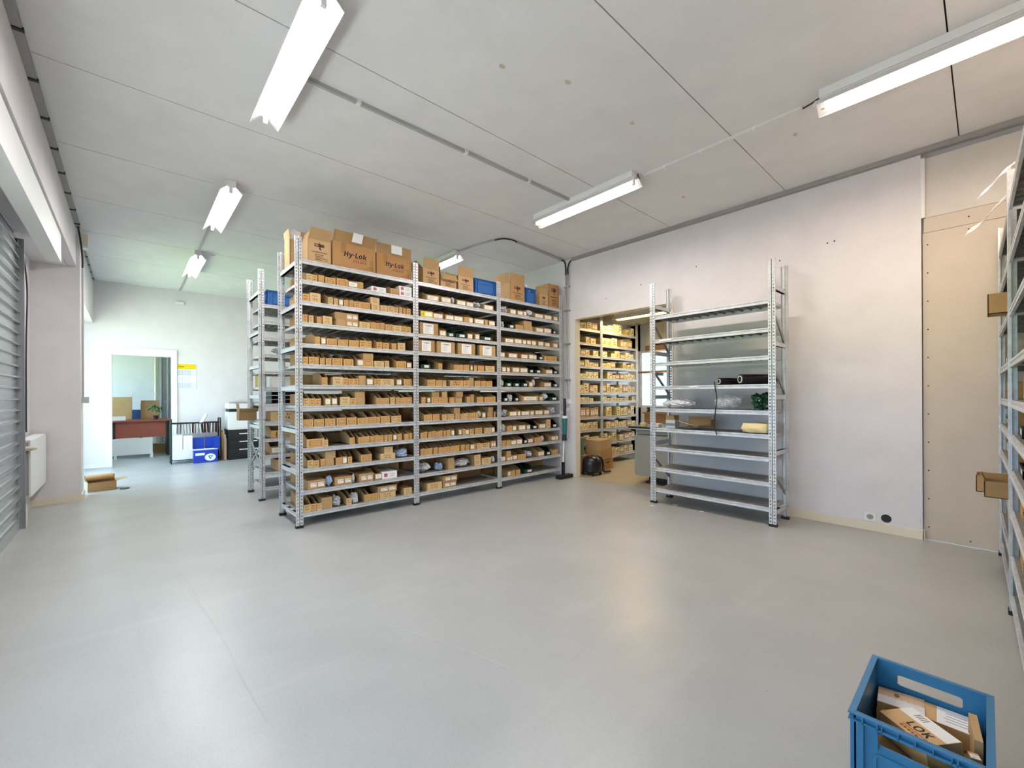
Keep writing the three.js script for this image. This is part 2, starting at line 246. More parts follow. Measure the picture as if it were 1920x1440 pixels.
{ // roller shutter, slat by slat
  const s = struct('door_3', merge([bb(-0.93, -0.83, 0, 3.0, -6.71, -6.66), bb(-0.84, -0.81, 0, 3.0, -6.685, -6.665), bb(-0.93, -0.83, 0, 3.0, -4.75, -4.7)]), M.galvDark);
  const slat = prism([[0.012, 0], [0.024, 0.004], [0.024, 0.012], [0.004, 0.018], [-0.006, 0.03], [-0.002, 0.07], [-0.004, 0.112], [-0.012, 0.116], [-0.014, 0.06], [-0.012, 0.0]], 1.95);
  slat.rotateY(Math.PI / 2); slat.translate(-0.86, 0, -5.705);
  for (let k = 0; k < 26; k++) { const o = part('slat', slat, M.slat, s); o.position.y = 0.1 + k * 0.112; }
  part('bottom_rail', bb(-0.875, -0.842, 0.004, 0.1, -6.65, -4.76), M.slat, s);
}
function glazing(name, x0, x1, y0, y1, z, axisX, n) {       // a window in the plane x = z (axisX) or z = z
  const put = (a0, a1, b0, b1, t) => (axisX ? bb(z - t, z + t, b0, b1, a0, a1) : bb(a0, a1, b0, b1, z - t, z + t)), f = 0.05, list = [put(x0, x1, y0, y0 + f, 0.03), put(x0, x1, y1 - f, y1, 0.03)];
  for (let k = 0; k <= n; k++) { const c = x0 + (x1 - x0) * k / n; list.push(put(Math.max(x0, c - f / 2), Math.min(x1, c + f / 2), y0, y1, 0.029)); }
  const w = struct(name, merge(list), M.white);
  for (let k = 0; k < n; k++) { const a = x0 + (x1 - x0) * k / n, b = x0 + (x1 - x0) * (k + 1) / n; part('pane', put(a + f / 2, b - f / 2, y0 + f, y1 - f, 0.003), M.glass, w); }
}
glazing('unseen_window_4', -4.4, 0.6, 0.9, 1.8, -0.96, true, 5);  // out of view beside the camera, placed to send daylight up the ceiling
glazing('window_1', -11.0, -8.35, 0.03, 2.78, -0.96, true, 3);
struct('wall_far_room', uvMetres(merge([bb(-1.1, 3.1, 0, 2.9, -14.5, -14.4), bb(3.0, 3.1, 0, 2.9, -14.5, -11.5), bb(-1.1, -1.0, 0, 0.9, -14.4, -11.5), bb(-1.1, -1.0, 2.5, 2.9, -14.4, -11.5), bb(-1.1, -1.0, 0, 2.9, -11.9, -11.5), bb(-1.1, -1.0, 0, 2.9, -14.5, -14.1), bb(-1.1, 3.1, 2.8, 2.9, -14.5, -11.5)]), 1.5), M.wall);
glazing('unseen_window_2', -14.1, -11.9, 0.9, 2.5, -1.05, true, 2);  // out of view, placed to give the office its daylight
{ // storeroom shell
  struct('floor_storeroom', uvMetres(bb(5.5, 8.9, -0.12, 0.001, -5.7, -1.5), 1.2), M.floorTan);
  struct('ceiling_storeroom', uvMetres(bb(5.55, 8.9, 2.95, 3.05, -5.7, -1.5), 1.5), S({ color: lin(0.62, 0.52, 0.30), map: wallTex, roughness: 0.8 }));
  struct('wall_storeroom', uvMetres(merge([bb(5.55, 8.9, 0, 2.95, -5.7, -5.6), bb(5.55, 8.9, 0, 2.95, -1.6, -1.5), bb(8.8, 8.9, 0, 1.05, -5.7, -1.5), bb(8.8, 8.9, 2.35, 2.95, -5.7, -1.5), bb(8.8, 8.9, 0, 2.95, -5.7, -5.35), bb(8.8, 8.9, 0, 2.95, -2.6, -1.5)]), 1.5), M.wall);
  glazing('window_3', -5.35, -2.6, 1.05, 2.35, 8.85, true, 4);
  const brick = canvasTex(256, 256, (x, w, h) => { x.fillStyle = '#7c8078'; x.fillRect(0, 0, w, h); for (let r = 0; r < 8; r++) for (let c = -1; c < 4; c++) { const v = 138 + 24 * rnd(); x.fillStyle = `rgb(${v},${v + 6},${v - 2})`; x.fillRect(c * 64 + (r % 2) * 32 + 3, r * 32 + 3, 58, 26); } });
  brick.wrapS = brick.wrapT = THREE.RepeatWrapping;
  struct('wall_yard', uvMetres(bb(12.0, 12.2, -0.1, 3.2, -9, 0), 1.2), S({ map: brick, roughness: 0.9 }));
  struct('ground_yard', bb(8.95, 12.2, -0.2, -0.1, -9, 0), M.duct);
  struct('roof', bb(-1.2, 8.95, 3.8, 3.9, -14.6, 1.0), M.duct);
}
struct('unseen_lawn', merge([bb(-40, -1.12, -0.25, -0.1, -50, -8.1), bb(-40, -9, -0.25, -0.1, -8.1, 30)]), M.grass);  // out of view; its green tints the daylight on the far ceiling
struct('unseen_paving', uvMetres(bb(-9, -1.12, -0.25, -0.1, -8.1, 30), 1.5), M.unseen_paving);  // out of view, placed to bounce sunlight up to the ceiling

// ---------------------------------------------------------------- lamps
function fluorescent(label, x, z, len, col, y = 3.6, power = LAMP_POWER) {
  const t = thing('fluorescent_light', label, 'ceiling light', [x, y, z], 0, 'fluorescent lights');
  part('housing', [bb(-0.045, 0.045, -0.06, -0.001, -len / 2, len / 2), bb(-0.03, 0.03, -0.075, -0.06, -len / 2, len / 2)], M.white, t);
  for (const s of [-1, 1]) part('reflector', bar([s * 0.03, -0.068, 0], [s * 0.098, -0.135, 0], 0.003, len + 0.06).applyMatrix4(new THREE.Matrix4()), M.white, t);
  for (const s of [-1, 1]) part('lamp_holder', bb(-0.014, 0.014, -0.13, -0.07, s * (len / 2 - 0.015) - 0.012, s * (len / 2 - 0.015) + 0.012), M.white, t);
  const glow = S({ color: 0xffffff, emissive: lin(...col), emissiveIntensity: 9 });
  part('fluorescent_tube', cyl(0.014, 0.014, len - 0.06, 14, 0, -0.108, 0, 'z'), glow, t);
  const L = new THREE.RectAreaLight(lin(...col), power, 0.15, len - 0.06); L.position.set(0, -0.128, 0); L.rotation.x = -Math.PI / 2; L.castShadow = true; t.add(L); L.name = 'tube_light';
  return t;
}
fluorescent('fluorescent batten nearest the roller shutter, cut by the frame top', 0.79, -3.06, 1.36, LAMP_COOL);
fluorescent('fluorescent batten, second in the row along the shutter side', 0.79, -5.9, 1.36, LAMP_COOL);
fluorescent('fluorescent batten nearest the far wall with the white door', 0.79, -8.75, 1.36, LAMP_COOL);
fluorescent('warm fluorescent batten hanging before the tall bin rack', 3.79, -3.06, 1.4, LAMP_WARM);
fluorescent('warm fluorescent batten over the bay of beige board', 3.84, -0.12, 1.4, LAMP_AMBER, 3.6, LAMP_POWER * 1.1);
fluorescent('fluorescent batten glimpsed behind cartons on the tall bin rack', 3.79, -6.15, 1.36, LAMP_COOL);
fluorescent('yellowish fluorescent tube under the storeroom ceiling', 7.05, -4.2, 1.25, LAMP_ANNEX, 2.93, 40);

// ---------------------------------------------------------------- ceiling trunking and conduits
{
  const t = thing('cable_trunking', 'grey cable trunking along the ceiling edge of the doorway wall', 'trunking', [0, 0, 0]);
  part('channel', [bb(5.40, 5.45, 3.555, 3.6, -4.55, 0.8)], M.duct, t);
  for (let z = -4.4; z < 0.7; z += 0.42) part('clip', bb(5.395, 5.452, 3.565, 3.585, z - 0.012, z + 0.012), M.galvDark, t);
  const u = thing('cable_trunking', 'grey cable trunking along the ceiling above the roller shutter', 'trunking', [0, 0, 0]);
  part('channel', [bb(-0.514, -0.47, 3.56, 3.599, -7.9, 0.79)], M.duct, u);
  for (let z = -7.7; z < 0.7; z += 0.55) part('clip', bb(-0.513, -0.462, 3.552, 3.57, z - 0.015, z + 0.015), M.black, u);
  const u2 = thing('cable_trunking', 'thin cable trunking along the ceiling between pillar and far wall', 'trunking', [0, 0, 0]);
  part('channel', [bb(-0.514, -0.49, 3.57, 3.599, -11.3, -8.4)], M.duct, u2);
  for (let z = -11.1; z < -8.4; z += 0.55) part('clip', bb(-0.513, -0.482, 3.56, 3.575, z - 0.015, z + 0.015), M.black, u2);
  const c = thing('ceiling_conduit', 'thin conduit crossing the ceiling between both light rows', 'conduit');
  part('pipe', bar([0.9, 3.587, -3.18], [3.74, 3.587, -3.18], 0.03, 0.026), M.pipe, c); for (const x of [1.3, 2.3, 3.1]) part('clip', bb(x - 0.015, x + 0.015, 3.568, 3.6, -3.205, -3.155), M.white, c);
  const d = thing('ceiling_conduit', 'conduit on the ceiling joining the two warm battens', 'conduit');
  part('pipe', bar([3.92, 3.59, -2.36], [3.92, 3.59, -0.95], 0.028, 0.02), M.ceiling, d); for (const z of [-1.75, -1.3, -2.1]) part('clip', bb(3.9, 3.94, 3.572, 3.6, z - 0.012, z + 0.012), M.white, d); part('cable_end', tube([[3.92, 3.58, -2.38], [3.86, 3.57, -2.36], [3.82, 3.575, -2.34]], 0.006), M.black, d); part('cable_end', tube([[3.92, 3.58, -0.95], [3.88, 3.57, -0.88], [3.85, 3.575, -0.8]], 0.006), M.black, d);
  const e = thing('ceiling_conduit', 'conduit on the ceiling linking the battens near the far wall', 'conduit');
  part('pipe', bar([0.79, 3.588, -6.6], [0.79, 3.588, -8.05], 0.02, 0.02), M.pipe, e); part('pipe', bar([0.79, 3.588, -9.45], [0.79, 3.588, -11.35], 0.02, 0.02), M.pipe, e); part('junction_box', bb(0.72, 0.86, 3.3, 3.36, -11.4, -11.36), M.white, e);
  const f = thing('wall_conduit', 'pair of grey conduits bending down the wall beside the doorway', 'conduit');
  part('pipe', tube([[3.8, 3.585, -5.5], [3.86, 3.585, -5.0], [3.92, 3.585, -4.72]], 0.012), M.pipe, f); part('bend', tube([[3.92, 3.585, -4.72], [3.97, 3.585, -4.6], [4.1, 3.585, -4.55], [4.2, 3.585, -4.565]], 0.011), M.black, f);
  part('pipe', tube([[4.2, 3.585, -4.565], [4.8, 3.585, -4.63], [5.3, 3.58, -4.69]], 0.02), M.pipe, f); part('bend', tube([[5.3, 3.58, -4.69], [5.4, 3.565, -4.69], [5.425, 3.48, -4.69], [5.425, 3.35, -4.69]], 0.012), M.black, f);
  part('bend', tube([[5.42, 3.57, -4.5], [5.425, 3.56, -4.58], [5.425, 3.48, -4.635], [5.425, 3.35, -4.64]], 0.012), M.black, f);
  part('pipe', cyl(0.013, 0.013, 2.1, 10, 5.43, 2.32, -4.69), M.pipe, f); part('pipe', cyl(0.013, 0.013, 2.1, 10, 5.43, 2.32, -4.64), M.pipe, f);
  for (const y of [1.6, 2.2, 2.75, 3.15]) part('clip', bb(5.412, 5.45, y - 0.012, y + 0.012, -4.72, -4.61), M.galvDark, f);
  part('switch_box', bb(5.405, 5.45, 1.2, 1.28, -4.71, -4.62), M.white, f);
  const g = thing('pillar_conduit', 'grey conduit with a switch box on the white pillar edge', 'conduit');
  part('pipe', cyl(0.011, 0.011, 1.75, 10, -0.465, 2.22, -8.1), M.pipe, g); part('switch_box', bb(-0.48, -0.41, 1.28, 1.36, -8.15, -8.05), S({ color: lin(0.5, 0.5, 0.5) }), g); part('bend', tube([[-0.465, 3.09, -8.1], [-0.462, 3.2, -8.05], [-0.47, 3.4, -7.9], [-0.49, 3.58, -7.8]], 0.01), M.black, g);
  const h = thing('emergency_light', 'small cream emergency light high on the white pillar', 'wall light', [-0.48, 3.4, -8.1]);
  part('housing', bb(0.001, 0.07, -0.02, 0.14, -0.07, 0.07), M.cream, h); part('lens', bb(0.01, 0.065, -0.05, -0.02, -0.06, 0.06), M.white, h);
  const o = thing('wall_socket', 'white power socket low on the wall by the baseboard', 'socket', [5.45, 0.135, -0.775]);
  part('plate', bb(-0.012, -0.001, -0.042, 0.042, -0.045, 0.045), M.white, o); part('socket_ring', new THREE.TorusGeometry(0.024, 0.003, 6, 20).rotateY(Math.PI / 2).translate(-0.013, 0, 0), S({ color: lin(0.45, 0.45, 0.44) }), o); part('socket_well', cyl(0.022, 0.022, 0.002, 18, -0.0125, 0, 0, 'x'), S({ color: lin(0.3, 0.3, 0.29) }), o);
  const q = thing('empty_wall_box', 'round open wall box with dark hollow beside the power socket', 'wall box', [5.45, 0.14, -0.655]);
  part('rim', new THREE.TorusGeometry(0.036, 0.003, 6, 24).rotateY(Math.PI / 2).translate(-0.002, 0, 0), M.black, q); part('hollow', cyl(0.035, 0.035, 0.003, 24, -0.0015, 0, 0, 'x'), M.black, q);
}
{ // radiator beside the shutter
  const r = thing('radiator', 'white panel radiator with cream thermostat knob beside the roller shutter', 'radiator', [0, 0, 0]);
  part('panel', [bb(-0.80, -0.785, 0.30, 0.90, -7.9, -6.78), bb(-0.895, -0.88, 0.30, 0.90, -7.9, -6.78)], M.white, r);
  part('grille', [bb(-0.885, -0.795, 0.885, 0.905, -7.9, -6.78)], M.white, r); part('side_panel', bb(-0.89, -0.79, 0.32, 0.89, -6.8, -6.785), M.pipe, r);
  part('supply_pipe', [cyl(0.011, 0.011, 0.62, 10, -0.86, 0.55, -6.75), cyl(0.012, 0.012, 0.06, 10, -0.86, 0.86, -6.765, 'z'), cyl(0.012, 0.012, 0.07, 10, -0.84, 0.3, -6.765, 'z')], M.galvDark, r);
  part('thermostat_knob', [cyl(0.022, 0.024, 0.07, 14, -0.8, 0.82, -6.75, 'x'), cyl(0.017, 0.017, 0.03, 12, -0.752, 0.82, -6.75, 'x')], M.cream, r); part('valve', [cyl(0.018, 0.018, 0.07, 10, -0.85, 0.28, -6.74), cyl(0.016, 0.016, 0.06, 10, -0.85, 0.83, -6.75)], M.metal, r);
  part('pipe_sleeve', bb(-0.865, -0.81, 0.0, 0.23, -6.775, -6.72), M.white, r);
  one('shutter_cable', tube([[-0.915, 3.0, -7.5], [-0.9, 2.8, -7.52], [-0.895, 2.6, -7.55], [-0.905, 2.0, -7.55], [-0.908, 0.95, -7.55]], 0.007, 40), M.black, 'black cable hanging down the wall behind the radiator', 'cable');
}

// ---------------------------------------------------------------- shelving racks
const holeStrip = {};
function strip(H) {
  if (holeStrip[H]) return holeStrip[H];
  const s = new THREE.Shape(); s.moveTo(-0.0145, 0.02); s.lineTo(0.0145, 0.02); s.lineTo(0.0145, H); s.lineTo(-0.0145, H); s.closePath();
  for (let y = 0.05; y < H - 0.02; y += 0.0345) { const h = new THREE.Path(); [[0, -0.009], [-0.006, -0.003], [-0.0065, 0.004], [-0.003, 0.009], [0.003, 0.009], [0.0065, 0.004], [0.006, -0.003]].forEach(([a, b], i) => (i ? h.lineTo(a, y + b) : h.moveTo(a, y + b))); s.holes.push(h); }
  return (holeStrip[H] = new THREE.ExtrudeGeometry(s, { depth: 0.002, bevelEnabled: false }));
}
const postGeo = {};
function post(H) {                     // face in the plane z = 0 looking along +z
  if (postGeo[H]) return postGeo[H];
  const L = [];
  for (const s of [-1, 1]) { L.push(strip(H).clone().translate(s * 0.0185, 0, -0.002)); L.push(bb(s * 0.005 - 0.001, s * 0.005 + 0.001, 0.02, H, -0.036, -0.002)); L.push(bb(s * 0.033 - 0.001, s * 0.033 + 0.001, 0.02, H, -0.014, 0)); }
  L.push(bb(-0.006, 0.006, 0.02, H, -0.038, -0.036)); L.push(bb(-0.033, 0.033, H - 0.001, H, -0.003, 0));
  return (postGeo[H] = uvMetres(merge(L), 0.4));
}
const footGeo = bb(-0.037, 0.037, 0, 0.026, -0.044, 0.005);
const beamProfile = [[0, 0], [0, -0.012], [-0.006, -0.016], [-0.006, -0.028], [0, -0.032], [0, -0.044], [-0.014, -0.044], [-0.014, 0]];
const shelfGeo = {}, deckGeo = {};
function deckPanel(w, D) { const k = w.toFixed(3) + D; return (deckGeo[k] ??= merge([bb(-w / 2, w / 2, -0.004, 0, -D / 2, D / 2), bb(-w / 2, -w / 2 + 0.004, -0.022, -0.004, -D / 2, D / 2), bb(w / 2 - 0.004, w / 2, -0.022, -0.004, -D / 2, D / 2)])); }
function rack({ label, pos, turn = 0, posts, H, D, bays, braces, diagonals = [], ends, single = () => false, group }) {
  const t = thing('shelving_rack', label, 'shelving rack', pos, turn, group);
  posts.forEach((x) => { for (const back of [0, 1]) { const p = part('upright_post', post(H), M.galv, t); p.position.set(x, 0, back ? -D : 0); if (back) p.rotation.y = Math.PI; part('foot', footGeo, M.black, p); } });
  bays.forEach((hs, b) => {
    const x0 = posts[b] + 0.034, x1 = posts[b + 1] - 0.034, W = x1 - x0, key = W.toFixed(3) + '_' + D;
    shelfGeo[key] ??= uvMetres(merge([prism(beamProfile, W).translate(0, 0, -0.004), prism(beamProfile, W).rotateY(Math.PI).translate(0, 0, -D + 0.004), bb(-W / 2, -W / 2 + 0.004, -0.03, 0, -D + 0.02, -0.02), bb(W / 2 - 0.004, W / 2, -0.03, 0, -D + 0.02, -0.02)]), 0.4);
    hs.forEach((y, i) => {
      const s = part('shelf', shelfGeo[key], M.galv, t); s.position.set((x0 + x1) / 2, y, 0);
      const n = Math.max(4, Math.round(W / 0.1)), w = W / n, dg = deckPanel(w - 0.002, D - 0.03);
      if (single(b, i)) for (let k = 0; k < n; k++) { const d = part('deck_panel', dg, M.deck, s); d.position.set(-W / 2 + w * (k + 0.5), -0.001, -D / 2); }
      else part('deck', merge(Array.from({ length: n }, (_, k) => dg.clone().translate(-W / 2 + w * (k + 0.5), -0.001, -D / 2))), M.deck, s).userData.kind = 'stuff';
    });
  });
  for (const x of ends) { for (const y of braces) part('brace', [bb(x - 0.015, x + 0.015, y - 0.022, y + 0.022, -D + 0.03, -0.03), bb(x - 0.017, x + 0.017, y + 0.016, y + 0.022, -D + 0.03, -0.03), bb(x - 0.017, x + 0.017, y - 0.022, y - 0.016, -D + 0.03, -0.03)], M.galv, t); for (const [ya, yb] of diagonals) part('diagonal_brace', bar([x, ya, -0.03], [x, yb, -D + 0.03], 0.012, 0.03), M.galvDark, t); }
  return t;
}
const AX = [1.295, 2.64, 3.985, 5.33], AZ = -4.715, AH = [2.775, 2.565, 2.345, 2.125, 1.905, 1.69, 1.475, 1.255, 1.033, 0.815, 0.603, 0.375, 0.145];
rack({ label: 'long galvanised shelving rack of three bays filled with kraft bins', pos: [0, 0, AZ], posts: AX, H: 3.0, D: 0.68, bays: [AH, AH, AH], braces: [2.74, 2.3, 1.86, 1.44, 0.99, 0.56, 0.12], diagonals: [], ends: [AX[0], AX[3]], single: (b, i) => i < 7 });
const BH = [2.56, 2.345, 2.13, 1.91, 1.69, 1.48, 1.26, 1.03, 0.8, 0.585, 0.36, 0.17];
rack({ label: 'shelving rack standing behind the long rack of kraft bins', pos: [0, 0, -6.28], posts: [1.275, 2.62], H: 3.01, D: 0.72, bays: [BH], braces: [2.72, 2.2, 1.75, 1.35, 0.95], diagonals: [[0.75, 0.4], [0.4, 0.75]], ends: [1.275] });
const CH = [2.325, 2.033, 1.748, 1.455, 1.18, 0.935, 0.70, 0.445, 0.187];
rack({ label: 'nearly empty galvanised shelving rack against the white wall by the doorway', pos: [4.865, 0, -2.79], turn: -Math.PI / 2, posts: [0, 1.33], H: 2.737, D: 0.43, bays: [CH], braces: [2.45, 1.87, 1.32, 0.74, 0.14], diagonals: [[2.24, 1.9], [1.64, 1.36], [0.56, 0.28]], ends: [0, 1.33], single: () => true });
const DH = [2.51, 2.19, 1.86, 1.55, 1.31, 1.1, 0.88, 0.64, 0.36, 0.12], DZ = 0.065;
rack({ label: 'shelving rack at the frame edge beside the beige board', pos: [5.40, 0, 0.065], turn: Math.PI + 0.0164, posts: [0, 1.38, 2.74, 4.1], H: 2.72, D: 0.5, bays: [DH, DH, DH], braces: [2.6, 1.9, 1.2, 0.5], ends: [0] });
const EH = [2.57, 2.31, 2.085, 1.878, 1.66, 1.39, 1.225, 0.936, 0.70, 0.44, 0.17];
rack({ label: 'storeroom shelving rack full of small cream boxes', pos: [0, 0, -4.93], posts: [5.62, 6.74, 7.98], H: 2.86, D: 0.5, bays: [EH, EH], braces: [], ends: [] });

// ---------------------------------------------------------------- box and bin builders (base at y = 0, front face at z = 0, centred in x)
const trayGeo = {};
function trayOf(w, hf, hb, d) {
  const k = [w, hf, hb, d].map((v) => v.toFixed(2)).join();
  if (trayGeo[k]) return trayGeo[k];
  const side = [[-0.004, 0], [-0.004, hf], [-d * 0.34, hb], [-d, hb], [-d, 0]], T = 0.004;
  return (trayGeo[k] = uvMetres(merge([bb(-w / 2, w / 2, 0, T, -d, -0.004), bb(-w / 2, w / 2, 0, hb, -d, -d + T), prism(side, T).translate(-w / 2 + T / 2, 0, 0), prism(side, T).translate(w / 2 - T / 2, 0, 0)]), 0.3));
}
const frontGeo = {};
function frontOf(w, h) { const k = w.toFixed(2) + '_' + h.toFixed(3); return (frontGeo[k] ??= box(w, h, 0.004, 0, h / 2, -0.002)); }
const boxGeo = {};
function boxOf(w, h, d) { const k = [w, h, d].map((v) => v.toFixed(3)).join(); return (boxGeo[k] ??= uvMetres(bb(-w / 2, w / 2, 0, h, -d, -0.004), 0.3)); }
const NAME = { b: 'kraft_bin', h: 'kraft_bin', w: 'kraft_bin', y: 'kraft_bin', c: 'kraft_box', k: 'kraft_box', t: 'kraft_box', l: 'kraft_box', L: 'kraft_carton', r: 'white_box', g: 'plastic_bin', d: 'plastic_bin', p: 'plastic_bag', q: 'plastic_bag' };
const SAY = { b: 'kraft bin with printed frame', h: 'kraft bin with marker writing', w: 'kraft bin with white label', y: 'kraft bin with yellow label', c: 'closed kraft box with frame', k: 'plain closed kraft box', t: 'kraft box with marker writing', l: 'kraft box with white stickers', L: 'kraft carton bearing paper sheet', r: 'white box with red logo', g: 'dark green plastic bin', d: 'black plastic bin', p: 'clear plastic parts bag', q: 'bluish plastic parts bag' };
const CAT = { b: 'bin', h: 'bin', w: 'bin', y: 'bin', c: 'box', k: 'box', t: 'box', l: 'box', L: 'carton', r: 'box', g: 'bin', d: 'bin', p: 'bag', q: 'bag' };
const GRP = { b: 'kraft bins on the long rack', k: 'kraft boxes on the long rack', g: 'plastic bins on the long rack', p: 'plastic bags on the long rack' };
function lump(n, s, squash = 1, det = 7) {             // crumpled film
  const g = new THREE.IcosahedronGeometry(1, det), p = g.attributes.position, v = new THREE.Vector3();
  for (let i = 0; i < p.count; i++) {
    v.fromBufferAttribute(p, i); const a = fbm(v.x * 2.2 + 7 + s, v.y * 2.2 + v.z * 1.7 + s * 3, 999, 3, s), b = Math.abs(fbm(v.x * 5 + s, v.z * 5 + v.y * 3 + 40, 999, 2, s + 5) - 0.5);
    v.multiplyScalar(0.62 + 0.8 * a - 0.9 * b - 0.3 * Math.abs(fbm(v.x * 6 + 3, v.z * 6 + v.y * 5 + 70, 999, 2, s + 9) - 0.5)); v.y *= squash; p.setXYZ(i, v.x, v.y, v.z);
  }
  g.computeVertexNormals(); g.computeBoundingBox(); const c = g.boundingBox; g.translate(-(c.min.x + c.max.x) / 2, -c.min.y, -(c.min.z + c.max.z) / 2);
  g.scale(1 / (c.max.x - c.min.x), 1 / (c.max.y - c.min.y), 1 / (c.max.z - c.min.z)); return g;
}
const softLump = (() => { const g = new THREE.BoxGeometry(1, 1, 1, 10, 8, 10), p = g.attributes.position, v = new THREE.Vector3(); for (let i = 0; i < p.count; i++) { v.fromBufferAttribute(p, i); const n = v.clone().normalize(); v.lerp(n.multiplyScalar(0.6), 0.45); const k = 0.9 + 0.28 * fbm(v.x * 4 + 5, v.z * 4 + v.y * 3 + 9, 999, 3, 91); p.setXYZ(i, v.x * k, v.y * k, v.z * k); } g.computeVertexNormals(); g.computeBoundingBox(); const c = g.boundingBox; g.translate(0, -c.min.y, 0); g.scale(1 / (c.max.x - c.min.x), 1 / (c.max.y - c.min.y), 1 / (c.max.z - c.min.z)); return g; })();
const lumps = [3, 11, 19, 27].map((s) => lump(0, s));
const fittings = [1, 2, 3].map(() => { const L = []; for (let k = 0; k < 7; k++) { const x = rr(-0.38, 0.38), z = rr(-0.36, 0.36), r = rr(0.06, 0.12); const g = rnd() < 0.5 ? new THREE.CylinderGeometry(r, r, rr(0.15, 0.3), 8) : new THREE.TorusGeometry(r, r * 0.4, 6, 10); g.rotateX(rr(0, 3)); g.rotateZ(rr(0, 3)); g.translate(x, rr(0.14, 0.5), z); L.push(g); } return merge(L); });
function item(type, w, h, d, label, group) {
  const g = thing(NAME[type], label, CAT[type], [0, 0, 0], 0, group), kr = pick(kraftTones);
  if ('bhwy'.includes(type)) {
    const hb = Math.min(0.15, h + rr(0.035, 0.06));
    part('tray', trayOf(w, h, hb, d), kr, g);
    part('front_panel', frontOf(w, h), type === 'b' ? pick(F.b) : type === 'h' ? pick(F.h) : kr, g);
    if (type === 'w') part('label', box(Math.min(w * 0.78, w - 0.012), h * 0.62, 0.001, rr(-0.004, 0.004), h * 0.52, 0.0007), F.label, g).userData.label = 'white paper label';
    if (type === 'y') part('label', box(w * 0.94, h * 0.8, 0.001, 0, h * 0.5, 0.0007), F.yellow, g).userData.label = 'yellow label';
  } else if ('cktlrL'.includes(type)) {
    part('body', boxOf(w, h, d), type === 'r' ? M.paper : kr, g);
    part('front_panel', frontOf(w, h), type === 'k' || type === 'L' ? kr : type === 'c' ? pick(F.b) : pick(F[type]), g);
    if (type === 'L') part('paper_sheet', box(w * 0.56, h * 0.84, 0.001, rr(-0.02, 0.02), h * 0.5, 0.0007), F.sheet, g);
  } else if ('gd'.includes(type)) {
    const m = type === 'g' ? M.greenBin : M.blackBin, H = h, side = [[0, 0], [0.0, H * 0.42], [-0.03, H * 0.5], [-d * 0.3, H], [-d, H], [-d, 0]];
    part('shell', [prism(side, 0.005).translate(-w / 2 + 0.0025, 0, 0), prism(side, 0.005).translate(w / 2 - 0.0025, 0, 0), bb(-w / 2, w / 2, 0, 0.005, -d, 0), bb(-w / 2, w / 2, 0, H, -d, -d + 0.005), bb(-w / 2, w / 2, 0, H * 0.42, -0.005, 0)], m, g);
    part('rim', [bb(-w / 2 - 0.003, w / 2 + 0.003, H * 0.42, H * 0.42 + 0.006, -0.008, 0.004), bar([-w / 2, H * 0.5, -0.03], [-w / 2, H, -d * 0.3], 0.008, 0.006), bar([w / 2, H * 0.5, -0.03], [w / 2, H, -d * 0.3], 0.008, 0.006)], m, g);
    part('label', box(w * 0.45, H * 0.25, 0.001, w * 0.08, H * 0.27, 0.0007), F.label, g).userData.label = 'white paper label';
  } else {
    const b = part('film', pick(lumps), type === 'q' ? M.bagBlue : M.bag, g); b.scale.set(w, h, Math.min(d, w * 1.3)); b.position.z = -Math.min(d, w * 1.3) / 2; b.rotation.y = pick([0, Math.PI]);
    const f = part('fitting_contents', pick(fittings), M.metal, g); f.scale.copy(b.scale).multiplyScalar(0.85); f.position.z = b.position.z;
  }
  return g;
}
